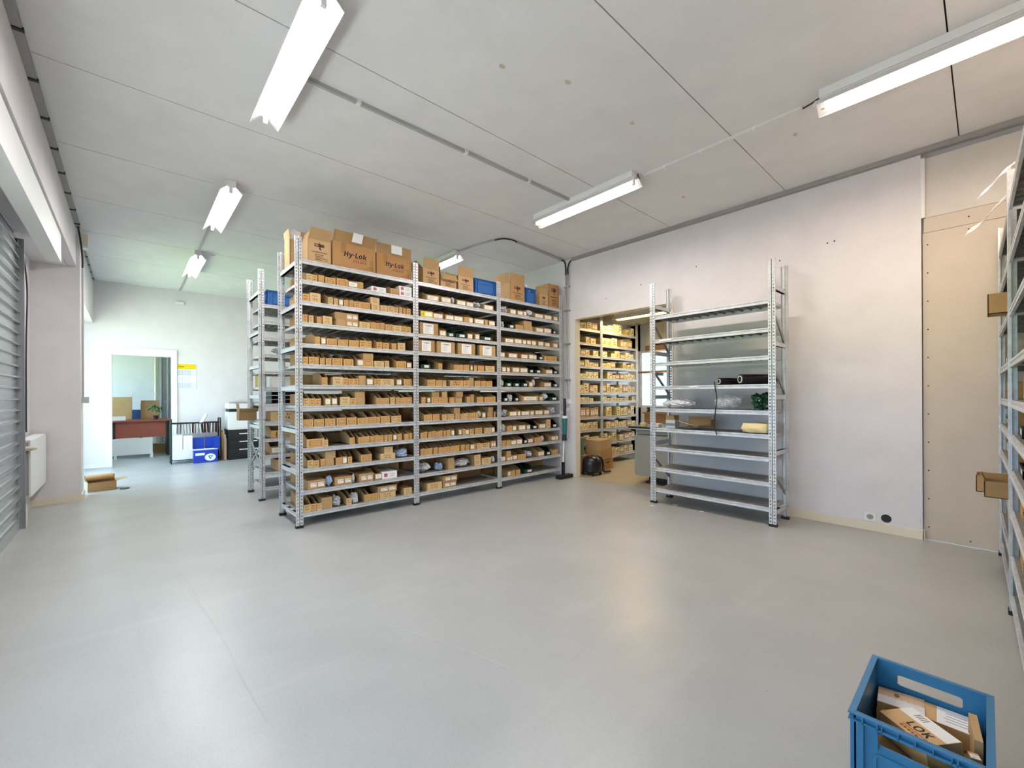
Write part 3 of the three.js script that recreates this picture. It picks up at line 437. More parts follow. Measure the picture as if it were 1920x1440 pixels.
// what stands on the long rack: kind, first and last centimetre along the rack, height in cm after the colon, ^ on top of the one before
const rows = [
  [
    'h138-144 h144-149 b150-156 b157-168 b169-181 w181-193 b193-199 r208-226 b232-242 r243-260 ^r243-260',
    'h134-141 t141-152:10 h160-165 h166-170 w171-176 b177-182 b183-188 h188-195 b195-207 t208-218 ^t207-218 t219-228 h228-236 h236-242 h243-247 b248-252 h253-259',
    'h134-139 h140-145 b148-153 t154-164:9 k168-178 ^k167-178 l178-193 ^l178-193 t194-207 b207-213 b213-219 b219-224 b225-235 t235-246 h247-253 h253-259',
    'b146-151 w152-157 b158-169 b170-181 b182-193 h194-202 h202-208 h214-221 h222-230 b233-239 t241-251:9',
    'h134-139 h140-146 b146-150 b151-156 h157-163 b164-175 b176-187 w191-198 c198-210 ^k198-210 t211-223:7 h224-230 b239-252 w253-260',
    'b153-159 t164-175:9 h175-181 h181-187 h187-193 k193-201:11 w202-210 h211-218 t218-236:8 w239-246 b249-260',
    'h134-140 h140-146 h146-152 w156-162 w163-169 t172-183:9 h183-190 k190-200 ^k189-200 b214-220 b220-230 h231-237 b238-243 b243-249 b249-260',
    'b134-144 b145-155 b156-161 h161-167 b168-178 b179-190 b191-202 b202-213 b213-218 b219-230 h232-239 h239-245',
    'b137-155:9 h155-159 b182-188 b192-199 b199-205 b206-211 b211-216 h216-222 h223-227 h228-233 w234-239 b240-246 b249-255 b256-260',
    'h138-144 h144-150 b151-156 k156-165:8 ^k156-167 b167-174 w174-179 h180-185 b195-208 t218-237:7 ^t223-234 q237-259',
    'l138-156:9 q157-164 l166-185:9 p185-188 l193-210:9 w211-220 r220-239:8',
    'h134-141 h141-147 h147-152 k152-163:12 p163-174 h178-184 p184-194 b199-204 b204-217 t217-237:7 ^l215-239 t248-259:8',
  ],
  [
    'w281-300 w302-318 p319-324 w327-343 w343-356 p356-372 w373-391',
    'y272-290 w290-306 w308-322 w322-338 b339-347 w347-354 w356-374 b375-380 w382-394',
    'L271-298 w300-310 g310-324 g324-343 w344-353 w357-365 g366-390',
    'L269-293 L296-324 L328-357 L365-394',
    'g271-287 b298-304 h322-329 b329-337 b338-347 w349-353 b355-360 b362-373 t375-392:8',
    'b281-293 b294-303 h304-310 h316-337 h337-347 k347-355:12 b356-366 b367-377 h378-388',
    'b273-279 w281-286 c287-300 ^k288-299 b300-303 c303-312 ^k303-311 b315-323 k324-335 ^k325-336 b343-349 k349-355:11 b360-371 b373-388 b389-394',
    'b276-288 b289-299 h303-310 b311-316 h316-322 k323-331:8 ^k321-331 h332-338 h338-344 b345-357 b357-362 p362-368 w369-375 k378-388 ^k380-389 h391-394',
    'b271-276 b276-281 b282-287 b288-293 b293-299 b299-304 b305-309 b310-316 w317-322 w329-334 h335-340 w340-346 h347-354 h356-362 h363-369 h373-379 h379-386 w386-392 k392-394:10',
    'b271-276 b276-282 b282-288 b290-296 b297-302 b302-308 h308-314 b314-320 b320-325 b325-330 b333-339 b340-346 w348-355 b355-358 h359-366 h366-382 l384-394:9',
    'p271-289 q295-306 k312-322 ^k312-322 p324-354 t355-366 ^t355-366 t368-385:9 p386-394',
    't280-302:9 l304-325 ^l304-326',
  ],
  [
    'p407-423 w423-435 w438-450 w450-457 p457-473 w474-495 w496-514 w518-528',
    'p404-414 d417-432 k434-450 k451-469 ^k451-468 w477-494 w495-513 d514-524',
    'w412-430 w431-447 w448-456 w457-466 w468-478 w482-495 w497-509 w517-528',
    'w403-412 w419-438 w444-459 w461-471 w471-479 d481-494 b496-525',
    'w406-414 w415-422 w426-441 w442-459 d459-472 d474-490 w498-515 d515-528',
    'p403-411 g412-426 g427-442 g444-460 w461-469 p470-475 w494-512 d514-528',
    'd407-419 p420-428 d429-440 w447-482 w484-492 p493-506 g507-528',
    'p403-420 w420-436 w437-443 w444-463 w464-472 w473-492 w494-507 p508-528',
    'p404-415 b416-426 w426-434 w438-453 w456-464 d465-480 w482-498 t499-509:14 d511-527',
    'b405-413 b414-422 w422-433 w434-446 d447-458 w458-470 b473-488 p488-495 w511-521 w521-528',
    'w403-412 l414-427 ^k414-423 w427-436 b437-454 p454-473 w480-495 d496-511 b514-527 b527-528',
    'w416-422 b423-432 b433-442 g449-470',
  ],
];
const BAY = ['left', 'middle', 'right'];
rows.forEach((bay, b) => bay.forEach((line, r) => {
  let top = 0, count = 0;
  for (const m of line.matchAll(/(\^?)(\w)(\d+)-(\d+)(?::(\d+))?/g)) {
    const [, up, k, a, c, hh] = m, x0 = +a / 100, x1 = +c / 100, w = x1 - x0 - ('gd'.includes(k) ? 0.012 : 0.003); if (w < 0.025) continue;
    const h = hh ? +hh / 100 : 'bhwy'.includes(k) ? rr(0.072, 0.082) : k === 'L' ? 0.155 : k === 'r' ? 0.06 : 'gd'.includes(k) ? 0.125 : 'pq'.includes(k) ? rr(0.1, 0.13) : 0.075;
    const d = 'cktlrL'.includes(k) ? rr(0.26, 0.32) : 'pq'.includes(k) ? 0.22 : rr(0.3, 0.38);
    const o = item(k, w, h, d, `${SAY[k]}, ${up ? 'stacked on' : ORD[count]} ${up ? ORD[count - 1] : 'along'} ${ORD[r]} row, ${BAY[b]} bay of long rack`, GRP['bhwy'.includes(k) ? 'b' : 'cktlrL'.includes(k) ? 'k' : 'gd'.includes(k) ? 'g' : 'p']);
    const y = AH[r + 1] + (up ? top : 0) + 0.0005;
    o.position.set((x0 + x1) / 2, y, AZ - 0.022 - (('pq'.includes(k)) ? 0.0 : rr(0, 0.012)));
    if ('kt'.includes(k) && !up && rnd() < 0.3) o.rotation.y = rr(-0.04, 0.0);
    if (!up) { top = h + 0.001; count++; }
  }
  for (const q of [0, 1]) { const end = b === 0 && q === 0;       // back-row cartons, largely out of view, sized to keep shelf gaps dark
    const w = end ? 0.58 : 0.636, h = end ? pick([0.11, 0.125, 0.14]) : r ? pick([0.15, 0.16, 0.165]) : 0.13; one('kraft_carton', boxOf(w, h, 0.26), pick(kraftTones), `partly hidden plain kraft carton at back of ${ORD[r]} row, ${q ? 'second' : 'first'} in ${BAY[b]} bay`, 'carton', [AX[b] + 0.35 + q * 0.645 + (end ? 0.025 : 0), AH[r + 1] + 0.0005, AZ - 0.405], 0, 'cartons at the back of the long rack');
  }
}));

// ---------------------------------------------------------------- cartons, crates
function flap(name, w, len, pos, axis, tilt, m, parent) {   // hinged at pos; tilt from upright, outward positive
  const g = box(w, len, 0.004, 0, len / 2, 0); const f = part(name, uvMetres(g, 0.3), m, parent); f.position.set(...pos);
  if (axis === 'front') f.rotation.x = tilt; if (axis === 'back') f.rotation.x = -tilt; if (axis === 'left') f.rotation.set(0, Math.PI / 2, 0), f.rotateX(-tilt); if (axis === 'right') f.rotation.set(0, Math.PI / 2, 0), f.rotateX(tilt); return f;
}
function carton(label, [x, y, z], [w, h, d], { flaps = {}, print, tone = kraftTones[0], turn = 0, name = 'cardboard_carton', group } = {}) {   // x centre, z front face
  const t = thing(name, label, 'carton', [x, y, z - d / 2], turn, group), T = 0.005;
  part('body', uvMetres(merge([bb(-w / 2, w / 2, 0, T, -d / 2, d / 2), bb(-w / 2, -w / 2 + T, 0, h, -d / 2, d / 2), bb(w / 2 - T, w / 2, 0, h, -d / 2, d / 2), bb(-w / 2, w / 2, 0, h, -d / 2, -d / 2 + T), bb(-w / 2, w / 2, 0, h, d / 2 - T, d / 2)]), 0.3), tone, t);
  if (print) part('printed_face', box(w - 0.002, h - 0.002, 0.001, 0, h / 2, d / 2 + 0.0006), print, t);
  const L = { front: [0, h, d / 2 - T], back: [0, h, -d / 2 + T], left: [-w / 2 + T, h, 0], right: [w / 2 - T, h, 0] };
  for (const [k, v] of Object.entries(flaps)) { const [a, len] = Array.isArray(v) ? v : [v, (k === 'front' || k === 'back' ? d : d) / 2]; flap('flap', k === 'front' || k === 'back' ? w - 0.006 : d - 0.012, len, L[k], k, a, tone, t); }
  return t;
}
const roundRect = (x0, y0, w, h, r, C = THREE.Shape) => { const s = new C(); s.moveTo(x0 + r, y0); s.lineTo(x0 + w - r, y0); s.quadraticCurveTo(x0 + w, y0, x0 + w, y0 + r); s.lineTo(x0 + w, y0 + h - r); s.quadraticCurveTo(x0 + w, y0 + h, x0 + w - r, y0 + h); s.lineTo(x0 + r, y0 + h); s.quadraticCurveTo(x0, y0 + h, x0, y0 + h - r); s.lineTo(x0, y0 + r); s.quadraticCurveTo(x0, y0, x0 + r, y0); return s; };
function crate(label, [x, y, z], [L, H, W], m, turn = 0) {     // hand holes in the two short ends (facing +-x)
  const t = thing('stacking_crate', label, 'crate', [x, y, z], turn), T = 0.005;
  const end = roundRect(-W / 2, 0, W, H, 0.004); end.holes.push(roundRect(-W * 0.3, H * 0.74, W * 0.6, H * 0.13, H * 0.05, THREE.Path));
  const eg = () => new THREE.ExtrudeGeometry(end, { depth: T, bevelEnabled: false, curveSegments: 6 }).rotateY(Math.PI / 2);
  part('end_wall', eg().translate(-L / 2, 0, 0), m, t); part('end_wall', eg().translate(L / 2 - T, 0, 0), m, t);
  for (const s of [-1, 1]) part('side_wall', bb(-L / 2, L / 2, 0, H, s * (W / 2 - T / 2) - T / 2, s * (W / 2 - T / 2) + T / 2), m, t);
  part('base', bb(-L / 2, L / 2, 0.002, 0.008, -W / 2, W / 2), m, t);
  const e = 0.014, rim = [];
  for (const yy of [H - 0.006, H - H * 0.09]) rim.push(bb(-L / 2 - e, L / 2 + e, yy, yy + 0.005, -W / 2 - e, -W / 2), bb(-L / 2 - e, L / 2 + e, yy, yy + 0.005, W / 2, W / 2 + e), bb(-L / 2 - e, -L / 2, yy, yy + 0.005, -W / 2, W / 2), bb(L / 2, L / 2 + e, yy, yy + 0.005, -W / 2, W / 2));
  part('rim', rim, m, t);
  const ribs = [];
  for (const s of [-1, 1]) { for (const k of [-0.42, -0.3, 0.3, 0.42]) ribs.push(bb(s * (L / 2 + e / 2) - e / 2, s * (L / 2 + e / 2) + e / 2, k === -0.42 || k === 0.42 ? 0.03 : H * 0.7, H - 0.006, k * W - 0.002, k * W + 0.002)); for (const k of [-0.45, -0.36, 0.36, 0.45]) ribs.push(bb(k * L - 0.002, k * L + 0.002, 0.02, H - 0.006, s * (W / 2 + e / 2) - e / 2, s * (W / 2 + e / 2) + e / 2)); for (let k = -2; k <= 2; k++) ribs.push(bb(s * (L / 2 + e / 2) - e / 2, s * (L / 2 + e / 2) + e / 2, H * 0.91, H - 0.006, k * W * 0.13 - 0.0015, k * W * 0.13 + 0.0015)); }
  part('rib', ribs, m, t).userData.kind = 'stuff';
  for (const s of [-1, 1]) { const fr = roundRect(-W * 0.33, H * 0.1, W * 0.66, H * 0.55, 0.02); fr.holes.push(roundRect(-W * 0.33 + 0.006, H * 0.1 + 0.006, W * 0.66 - 0.012, H * 0.55 - 0.012, 0.016, THREE.Path)); part('end_frame', new THREE.ExtrudeGeometry(fr, { depth: 0.006, bevelEnabled: false, curveSegments: 6 }).rotateY(Math.PI / 2).translate(s > 0 ? L / 2 : -L / 2 - 0.006, 0, 0), m, t); part('side_panel', [bb(-L * 0.3, L * 0.3, H * 0.12, H * 0.13, s * (W / 2 + 0.004) - 0.004, s * (W / 2 + 0.004) + 0.004), bb(-L * 0.3, L * 0.3, H * 0.7, H * 0.71, s * (W / 2 + 0.004) - 0.004, s * (W / 2 + 0.004) + 0.004)], m, t).userData.kind = 'stuff'; }
  return t;
}
const TY = AH[0] + 0.0005, TZ = AZ - 0.05;
carton('tall narrow carton with white label topping the rack end', [1.375, TY, TZ - 0.3], [0.14, 0.30, 0.22], { flaps: { left: [0.12, 0.11], right: [0.5, 0.1], back: [0.1, 0.08] }, tone: kraftTones[1] });
one('paper_bundle', [bar([1.34, TY + 0.27, TZ - 0.4], [1.33, TY + 0.43, TZ - 0.42], 0.05, 0.002), bar([1.37, TY + 0.27, TZ - 0.42], [1.385, TY + 0.46, TZ - 0.43], 0.04, 0.002), bar([1.39, TY + 0.27, TZ - 0.38], [1.41, TY + 0.43, TZ - 0.39], 0.03, 0.002), bar([1.4, TY + 0.27, TZ - 0.36], [1.44, TY + 0.42, TZ - 0.37], 0.03, 0.003)], M.paper, 'loose papers sticking out of the carton at the rack end', 'papers');
carton('open carton with red arrow print beside the first brand carton', [1.52, TY, TZ], [0.235, 0.25, 0.3], { flaps: { front: [0.75, 0.13], back: [-0.2, 0.14], left: [-0.3, 0.1] }, print: F.cA, tone: kraftTones[1] });
one('paper_sheet', [bar([1.5, TY + 0.1, TZ - 0.16], [1.56, TY + 0.4, TZ - 0.19], 0.14, 0.002)], M.paper, 'white paper sheet leaning up inside the open arrow carton', 'paper');
one('cardboard_sheet', [bar([1.63, TY + 0.005, TZ - 0.37], [1.6, TY + 0.42, TZ - 0.40], 0.13, 0.004)], kraftTones[1], 'pale cardboard sheet standing between arrow carton and brand carton', 'cardboard');
carton('brown brand carton with torn top flap, first of two alike', [1.895, TY, TZ + 0.01], [0.49, 0.285, 0.33], { flaps: { front: [0.55, 0.12], back: [-0.3, 0.1] }, print: F.hyA, tone: kraftTones[2] });
one('paper_note', [box(0.115, 0.1, 0.002, 0, 0, 0).rotateX(0.5).rotateY(0.05)], M.paper, 'white note hanging over the first brand carton flap', 'note', [1.9, TY + 0.335, TZ + 0.085]);
carton('brown brand carton with raised straight flap, second of two alike', [2.375, TY, TZ + 0.015], [0.45, 0.26, 0.33], { flaps: { front: [0.03, 0.12], back: [0.1, 0.1] }, print: F.hyB, tone: kraftTones[2] });
one('paper_note', [box(0.14, 0.1, 0.002)], M.paper, 'white note stuck on the second brand carton flap', 'note', [2.4, TY + 0.33, TZ + 0.026]);
carton('open carton just past the second post, flap folded outward', [2.89, TY, TZ], [0.235, 0.2, 0.28], { flaps: { front: [0.2, 0.13], left: [0.9, 0.12], right: [-0.1, 0.1] }, print: F.cA, tone: kraftTones[1] });
carton('open carton middle of three with its front flap torn low', [3.155, TY, TZ], [0.25, 0.185, 0.28], { flaps: { front: [2.6, 0.1], back: [0.2, 0.11], left: [0.05, 0.09] }, print: F.cA, tone: kraftTones[1] });
carton('open carton beside the wide blue crate on top', [3.435, TY, TZ], [0.255, 0.2, 0.28], { flaps: { front: [0.15, 0.13], back: [0.4, 0.12], right: [0.1, 0.1] }, print: F.cA, tone: kraftTones[1] });
crate('wide blue stacking crate on top of the long rack', [3.785, TY, TZ - 0.16], [0.39, 0.22, 0.3], M.blue);
carton('tall carton with open flaps on top, beside the small blue crate', [4.40, TY, TZ], [0.29, 0.27, 0.34], { flaps: { front: [0.05, 0.15], left: [0.25, 0.15], back: [0.3, 0.1] }, print: F.cB, tone: kraftTones[0] });
crate('small blue stacking crate with white sack on top of rack', [4.70, TY, TZ - 0.17], [0.3, 0.25, 0.22], M.blue, Math.PI / 2);
{ const s = one('plastic_sack', lumps[1], M.film, 'white plastic sack sticking out of the small blue crate', 'sack', [4.7, TY + 0.18, TZ - 0.17]); s.scale.set(0.18, 0.16, 0.2); }
carton('small open carton before the last tall carton on top', [4.975, TY, TZ], [0.2, 0.19, 0.28], { flaps: { front: [0.1, 0.1], back: [0.1, 0.1] }, print: F.cA, tone: kraftTones[1] });
carton('last tall carton on top of the rack by the wall', [5.225, TY, TZ - 0.01], [0.25, 0.4, 0.3], { print: F.cB, tone: kraftTones[0] });

// ---------------------------------------------------------------- rack behind
const by = (i) => BH[i] + 0.0005;
crate('blue crate on the top shelf of the rack behind', [1.56, by(0), -6.48], [0.42, 0.2, 0.3], M.blue, 0);
carton('kraft carton standing behind the blue crate on the rear rack', [1.62, by(0), -6.72], [0.3, 0.28, 0.2], { tone: kraftTones[1] });
one('plastic_bag', lumps[2], M.film, 'greyish crumpled bag lying on the rear rack shelf', 'bag', [1.6, by(3), -6.5]).scale.set(0.34, 0.12, 0.3);
{ const t = thing('ring_binder', 'yellow ring binder upright on the rear rack', 'binder', [1.36, by(5), -6.88]); part('cover', bb(-0.03, 0.05, 0, 0.16, -0.06, 0.22), M.yellow, t); part('pages', bb(-0.025, 0.045, 0.005, 0.155, 0.2201, 0.225), M.paper, t); }
one('white_box', boxOf(0.22, 0.13, 0.16), M.paper, 'white box next to the yellow binder on the rear rack', 'box', [1.52, by(5), -6.33]);
for (let k = 0; k < 3; k++) { const t = thing('document_tray', `black document tray, ${['lowest', 'middle', 'topmost'][k]} of three on the rear rack`, 'tray', [1.6, by(6) + k * 0.055, -6.5]); part('base', bb(-0.2, 0.2, 0, 0.004, -0.16, 0.16), M.black, t); part('wall', [bb(-0.2, -0.195, 0, 0.052, -0.16, 0.16), bb(0.195, 0.2, 0, 0.052, -0.16, 0.16), bb(-0.2, 0.2, 0, 0.05, -0.16, -0.155)], M.black, t); }
{ const g = (type, x, i, w, h, z, lab) => item(type, w, h, 0.3, lab, 'boxes on the rear rack').position.set(x, by(i), z);
  g('t', 1.56, 7, 0.34, 0.12, -6.33, 'kraft box with marker writing halfway up the rear rack'); g('b', 1.58, 8, 0.38, 0.1, -6.33, 'wide kraft bin below the marked box, rear rack'); g('w', 1.48, 9, 0.2, 0.1, -6.33, 'kraft bin with label, two shelves below the marked box'); g('b', 1.62, 10, 0.34, 0.15, -6.33, 'deep kraft bin on lowest filled shelf of rear rack'); }
carton('open kraft carton jutting from the rear rack end near the printer', [1.2, by(7), -6.72], [0.2, 0.11, 0.22], { flaps: { left: [0.1, 0.12], front: [1.0, 0.1] }, tone: kraftTones[2] });
one('white_box', boxOf(0.2, 0.13, 0.2), M.paper, 'white box on the rear rack end, above floor brace', 'box', [1.42, by(8), -6.8]);

// ---------------------------------------------------------------- nearly empty rack
const cy = (i) => CH[i] + 0.0005;
function roll(label, x, y, z, r, len, turn) { const t = thing('black_film_roll', label, 'roll', [x, y + r, z], turn); part('film', cyl(r, r, len, 28, 0, 0, 0, 'z'), M.blackGloss, t); part('core', [new THREE.CylinderGeometry(r * 0.68, r * 0.68, 0.012, 28, 1, true).rotateX(Math.PI / 2).translate(0, 0, len / 2), new THREE.RingGeometry(r * 0.56, r * 0.7, 28).translate(0, 0, len / 2 + 0.006)], M.paper, t); part('bore', new THREE.CircleGeometry(r * 0.56, 24).translate(0, 0, len / 2 + 0.002), M.black, t); return t; }
roll('smaller black film roll with white core on the empty rack', 5.05, cy(3), -1.93, 0.04, 0.30, -2.1);
roll('larger black film roll with white core on the empty rack', 5.06, cy(3), -1.66, 0.056, 0.38, -2.25);
one('dangling_cord', tube([[4.93, 1.49, -2.06], [4.86, 1.47, -2.03], [4.845, 1.44, -2.02], [4.845, 1.3, -2.0], [4.85, 1.15, -2.02], [4.845, 1.0, -2.03], [4.84, 0.9, -2.0]], 0.006, 50), M.black, 'thin black cord dangling across shelves of the empty rack', 'cord');  // plain hanging cord of unknown use
function bagAt(label, m, x, y, z, s, i, turn = 0) { const o = one('plastic_bag', lumps[i], m, label, 'bag', [x, y, z], turn); o.scale.set(...s); return o; }
bagAt('white plastic bag drooping over the shelf by the doorway', M.film, 4.99, cy(4), -2.52, [0.22, 0.12, 0.4], 0);
bagAt('clear plastic bag alone mid shelf under the black rolls', M.bag, 5.02, cy(4), -1.92, [0.24, 0.17, 0.34], 2, 0.6);
bagAt('dark green plastic bag by the near post', M.greenFilm, 5.02, cy(4), -1.60, [0.26, 0.2, 0.2], 3);
{ const o = one('sponge_block', softLump, M.foam, 'yellow foam sponge lump lying by the near post', 'sponge', [5.0, cy(5), -1.64]); o.scale.set(0.24, 0.115, 0.29); }
{ const t = thing('torn_box', 'small torn white box by the post near the doorway', 'box', [4.98, cy(5), -2.62], -Math.PI / 2); part('body', boxOf(0.12, 0.1, 0.12), M.paper, t); part('stripe', bb(-0.06, 0.06, 0.03, 0.06, -0.003, 0.001), M.duct, t); flap('flap', 0.11, 0.06, [0, 0.1, -0.01], 'front', 0.3, kraftTones[1], t); flap('flap', 0.11, 0.06, [0, 0.1, -0.115], 'back', 0.2, kraftTones[1], t); }
{ const t = thing('crushed_carton', 'crushed brown carton pieces on the shelf beside the torn box', 'carton', [5.05, cy(5), -2.28], -1.2); part('panel', uvMetres(box(0.3, 0.004, 0.22, 0, 0.05, 0).rotateZ(0.2), 0.3), kraftTones[2], t); part('panel', uvMetres(box(0.2, 0.1, 0.004, 0.1, 0.06, -0.1).rotateY(0.3), 0.3), kraftTones[1], t); part('panel', uvMetres(box(0.18, 0.004, 0.16, -0.16, 0.03, 0.06).rotateZ(-0.3), 0.3), kraftTones[1], t); part('panel', uvMetres(box(0.24, 0.12, 0.004, 0.0, 0.06, 0.1).rotateX(-0.5), 0.3), kraftTones[2], t); }
one('shelf_card', box(0.001, 0.02, 0.16), M.paper, 'white price card on the second shelf edge, empty rack', 'card', [4.8675, 2.018, -2.62]);
one('shelf_card', box(0.001, 0.02, 0.1), M.paper, 'white price card on the shelf edge carrying black rolls', 'card', [4.8675, 1.44, -2.27]);
for (const [x, z, s, n] of [[4.72, -2.72, 0.045, 'nearest the rack foot'], [4.96, -2.55, 0.06, 'just under the bottom shelf edge'], [4.9, -2.2, 0.04, 'halfway along under the empty rack']]) one('paper_scrap', bb(-s / 2, s / 2, 0, 0.003, -s / 3, s / 3), M.paper, `scrap of white paper on the floor ${n}`, 'paper scrap', [x, 0.0005, z], s * 30);

// ---------------------------------------------------------------- rack at the frame edge
DH.forEach((y, i) => { for (let b = 0; b < 2; b++) { let x = 5.30 - b * 1.38; for (let k = 0; k < 4; k++) { const w = rr(0.2, 0.3); if (rnd() < 0.8 && i > 0 && !(b === 0 && (i === 7 && x < 5.1 || i === 2 && x < 4.6))) { const ty = pick(['b', 'k', 'd', 'w', 'g']); const o = item(ty, w, 'kt'.includes(ty) ? rr(0.1, 0.14) : 'gd'.includes(ty) ? 0.13 : 0.09, 0.32, `${SAY[ty]}, ${ORD[k]} from post on ${ORD[i]} shelf, ${b ? 'near' : 'far'} bay, edge rack`, 'boxes on the edge rack'); o.position.set(x - w / 2, y + 0.0005, DZ + 0.04 + 0.0164 * (5.4 - x)); o.rotation.y = Math.PI; } x -= w + 0.02; } } });
carton('kraft carton jutting out from the edge rack, knee height', [4.44, DH[7] + 0.0005, DZ + 0.24], [0.16, 0.11, 0.32], { tone: kraftTones[2], flaps: { back: [0.4, 0.05] } });
carton('second kraft carton jutting out beside the first, edge rack', [4.66, DH[7] + 0.0005, DZ + 0.24], [0.2, 0.12, 0.36], { tone: kraftTones[0] });
carton('kraft carton leaning out high on the edge rack', [4.2, DH[2] + 0.0005, DZ + 0.24], [0.16, 0.13, 0.3], { tone: kraftTones[2] });
function filmStrip(label, pts, w) { const c = new THREE.CatmullRomCurve3(pts.map((p) => new THREE.Vector3(...p))), g = new THREE.PlaneGeometry(1, w, 24, 4), p = g.attributes.position; for (let i = 0; i < p.count; i++) { const q = c.getPoint(p.getX(i) + 0.5), v = p.getY(i); p.setXYZ(i, q.x + v * 0.5 + 0.004 * Math.sin(v * 60 + p.getX(i) * 9), q.y + v * 0.6 + 0.006 * Math.sin(p.getX(i) * 11), q.z + v * 0.3 + 0.006 * Math.cos(v * 90)); } g.computeVertexNormals(); return one('plastic_film', g, M.film, label, 'plastic film'); }
filmStrip('pointed white plastic film high on the edge rack', [[4.3, 2.68, -0.03], [4.25, 2.76, 0.05], [4.2, 2.82, 0.12]], 0.1);
filmStrip('long strip of clear plastic reaching over the beige board', [[4.6, 2.52, -0.1], [4.4, 2.56, 0.0], [4.2, 2.64, 0.1]], 0.09);

// ---------------------------------------------------------------- foreground crate with small boxes
const CR = [2.01, 0, -0.15];
crate('blue crate of small boxes on the floor in the corner', CR, [0.43, 0.30, 0.30], M.crate);
{
  const lok = canvasTex(256, 192, (x, w, h) => { kraftGround(x, w, h, '#cda876'); x.fillStyle = '#e9e6e1'; x.fillRect(0, 0, 256, 78); x.fillStyle = '#8c8478'; for (let k = 0; k < 5; k++) x.fillRect(60 + k * 12, 12, 6, 40); x.fillStyle = '#1c1a22'; x.font = 'bold 64px sans-serif'; x.fillText('LOK', 92, 138); x.fillStyle = '#c0623a'; x.fillRect(96, 146, 130, 9); x.fillStyle = '#6c5030'; for (let k = 0; k < 5; k++) x.fillRect(100 + k * 20, 162, 14, 12); });
  const lab = canvasTex(256, 128, (x, w, h) => { kraftGround(x, w, h, '#cda876'); x.fillStyle = '#e8e6e6'; x.fillRect(0, 0, 176, 128); x.fillStyle = '#8a8a90'; for (let k = 0; k < 4; k++) x.fillRect(24, 30 + k * 20, 90 + 40 * rnd(), 5); x.fillStyle = '#2b2420'; x.fillRect(14, 10, 10, 40); });
  const film = canvasTex(256, 128, (x, w, h) => { kraftGround(x, w, h, '#c8a98a'); x.fillStyle = '#d9d6da'; x.fillRect(0, 0, 256, 60); x.fillStyle = '#6f625c'; x.beginPath(); x.arc(150, 90, 16, 0, 7); x.fill(); x.fillStyle = 'rgba(255,255,255,0.6)'; for (let k = 0; k < 6; k++) x.fillRect(20 + 36 * k, 64, 22, 3); });
  const put = (label, w, h, d, top, [x, y, z], turn, tiltX = 0, tiltZ = 0) => { const t = thing('small_box', label, 'box', [CR[0] + x, y, CR[2] + z], turn, 'small boxes in the foreground crate'); t.rotation.order = 'YXZ'; t.rotation.x = tiltX; t.rotation.z = tiltZ; part('body', uvMetres(bb(-w / 2, w / 2, 0, h, -d / 2, d / 2), 0.3), kraftTones[3], t); if (top) { const g = new THREE.PlaneGeometry(w - 0.002, d - 0.002).rotateX(-Math.PI / 2).translate(0, h + 0.0006, 0); part('top_print', g, face(top), t); } return t; };
  put('kraft box filling the crate bottom under the others', 0.34, 0.13, 0.24, null, [0, 0.0105, 0], 0);
  put('flat box in shiny film, farthest in the blue crate', 0.13, 0.025, 0.11, film, [0.13, 0.185, -0.068], 1.66, 0, -0.05);
  put('box with broad white label against the crate end', 0.13, 0.06, 0.11, lab, [0.135, 0.15, 0.05], 1.62);
  put('kraft box with bold printed letters, tilted in the middle', 0.17, 0.08, 0.12, lok, [-0.03, 0.155, 0.0], 0.85 + Math.PI, 0.1, 0.06);
  put('white labelled box wedged by the crate side wall', 0.11, 0.04, 0.08, lab, [0.1, 0.143, -0.075], 1.57);
  put('dark box standing by the crate corner', 0.13, 0.12, 0.02, null, [0.06, 0.143, 0.12], 0.12, 0, 0.1);
  put('tiny white carton upright near the crate front', 0.03, 0.08, 0.025, lab, [-0.05, 0.143, 0.12], 0.3);
}

// ---------------------------------------------------------------- stick vacuum cleaner by the doorway
{
  const v = thing('stick_vacuum', 'black and teal stick vacuum cleaner leaning by the doorway', 'vacuum cleaner', [5.24, 0, -4.585]);
  part('floor_head', [bb(-0.15, 0.15, 0.004, 0.06, -0.05, 0.06)], M.black, v); part('neck', bar([-0.02, 0.05, 0], [0.0, 0.26, -0.02], 0.04), M.black, v); part('tube', tube([[0.0, 0.25, -0.02], [0.03, 0.68, -0.02]], 0.014, 4, 10), M.white, v);
  part('body', [cyl(0.045, 0.03, 0.3, 16, 0.045, 0.82, -0.02)], M.teal, v); part('collar', cyl(0.047, 0.047, 0.04, 16, 0.05, 0.99, -0.02), M.white, v); part('motor', cyl(0.03, 0.044, 0.1, 16, 0.036, 0.66, -0.02), M.black, v); part('handle', tube([[0.05, 0.98, -0.02], [0.05, 1.15, -0.02], [0.06, 1.29, -0.03]], 0.022, 12, 10), M.black, v);
}
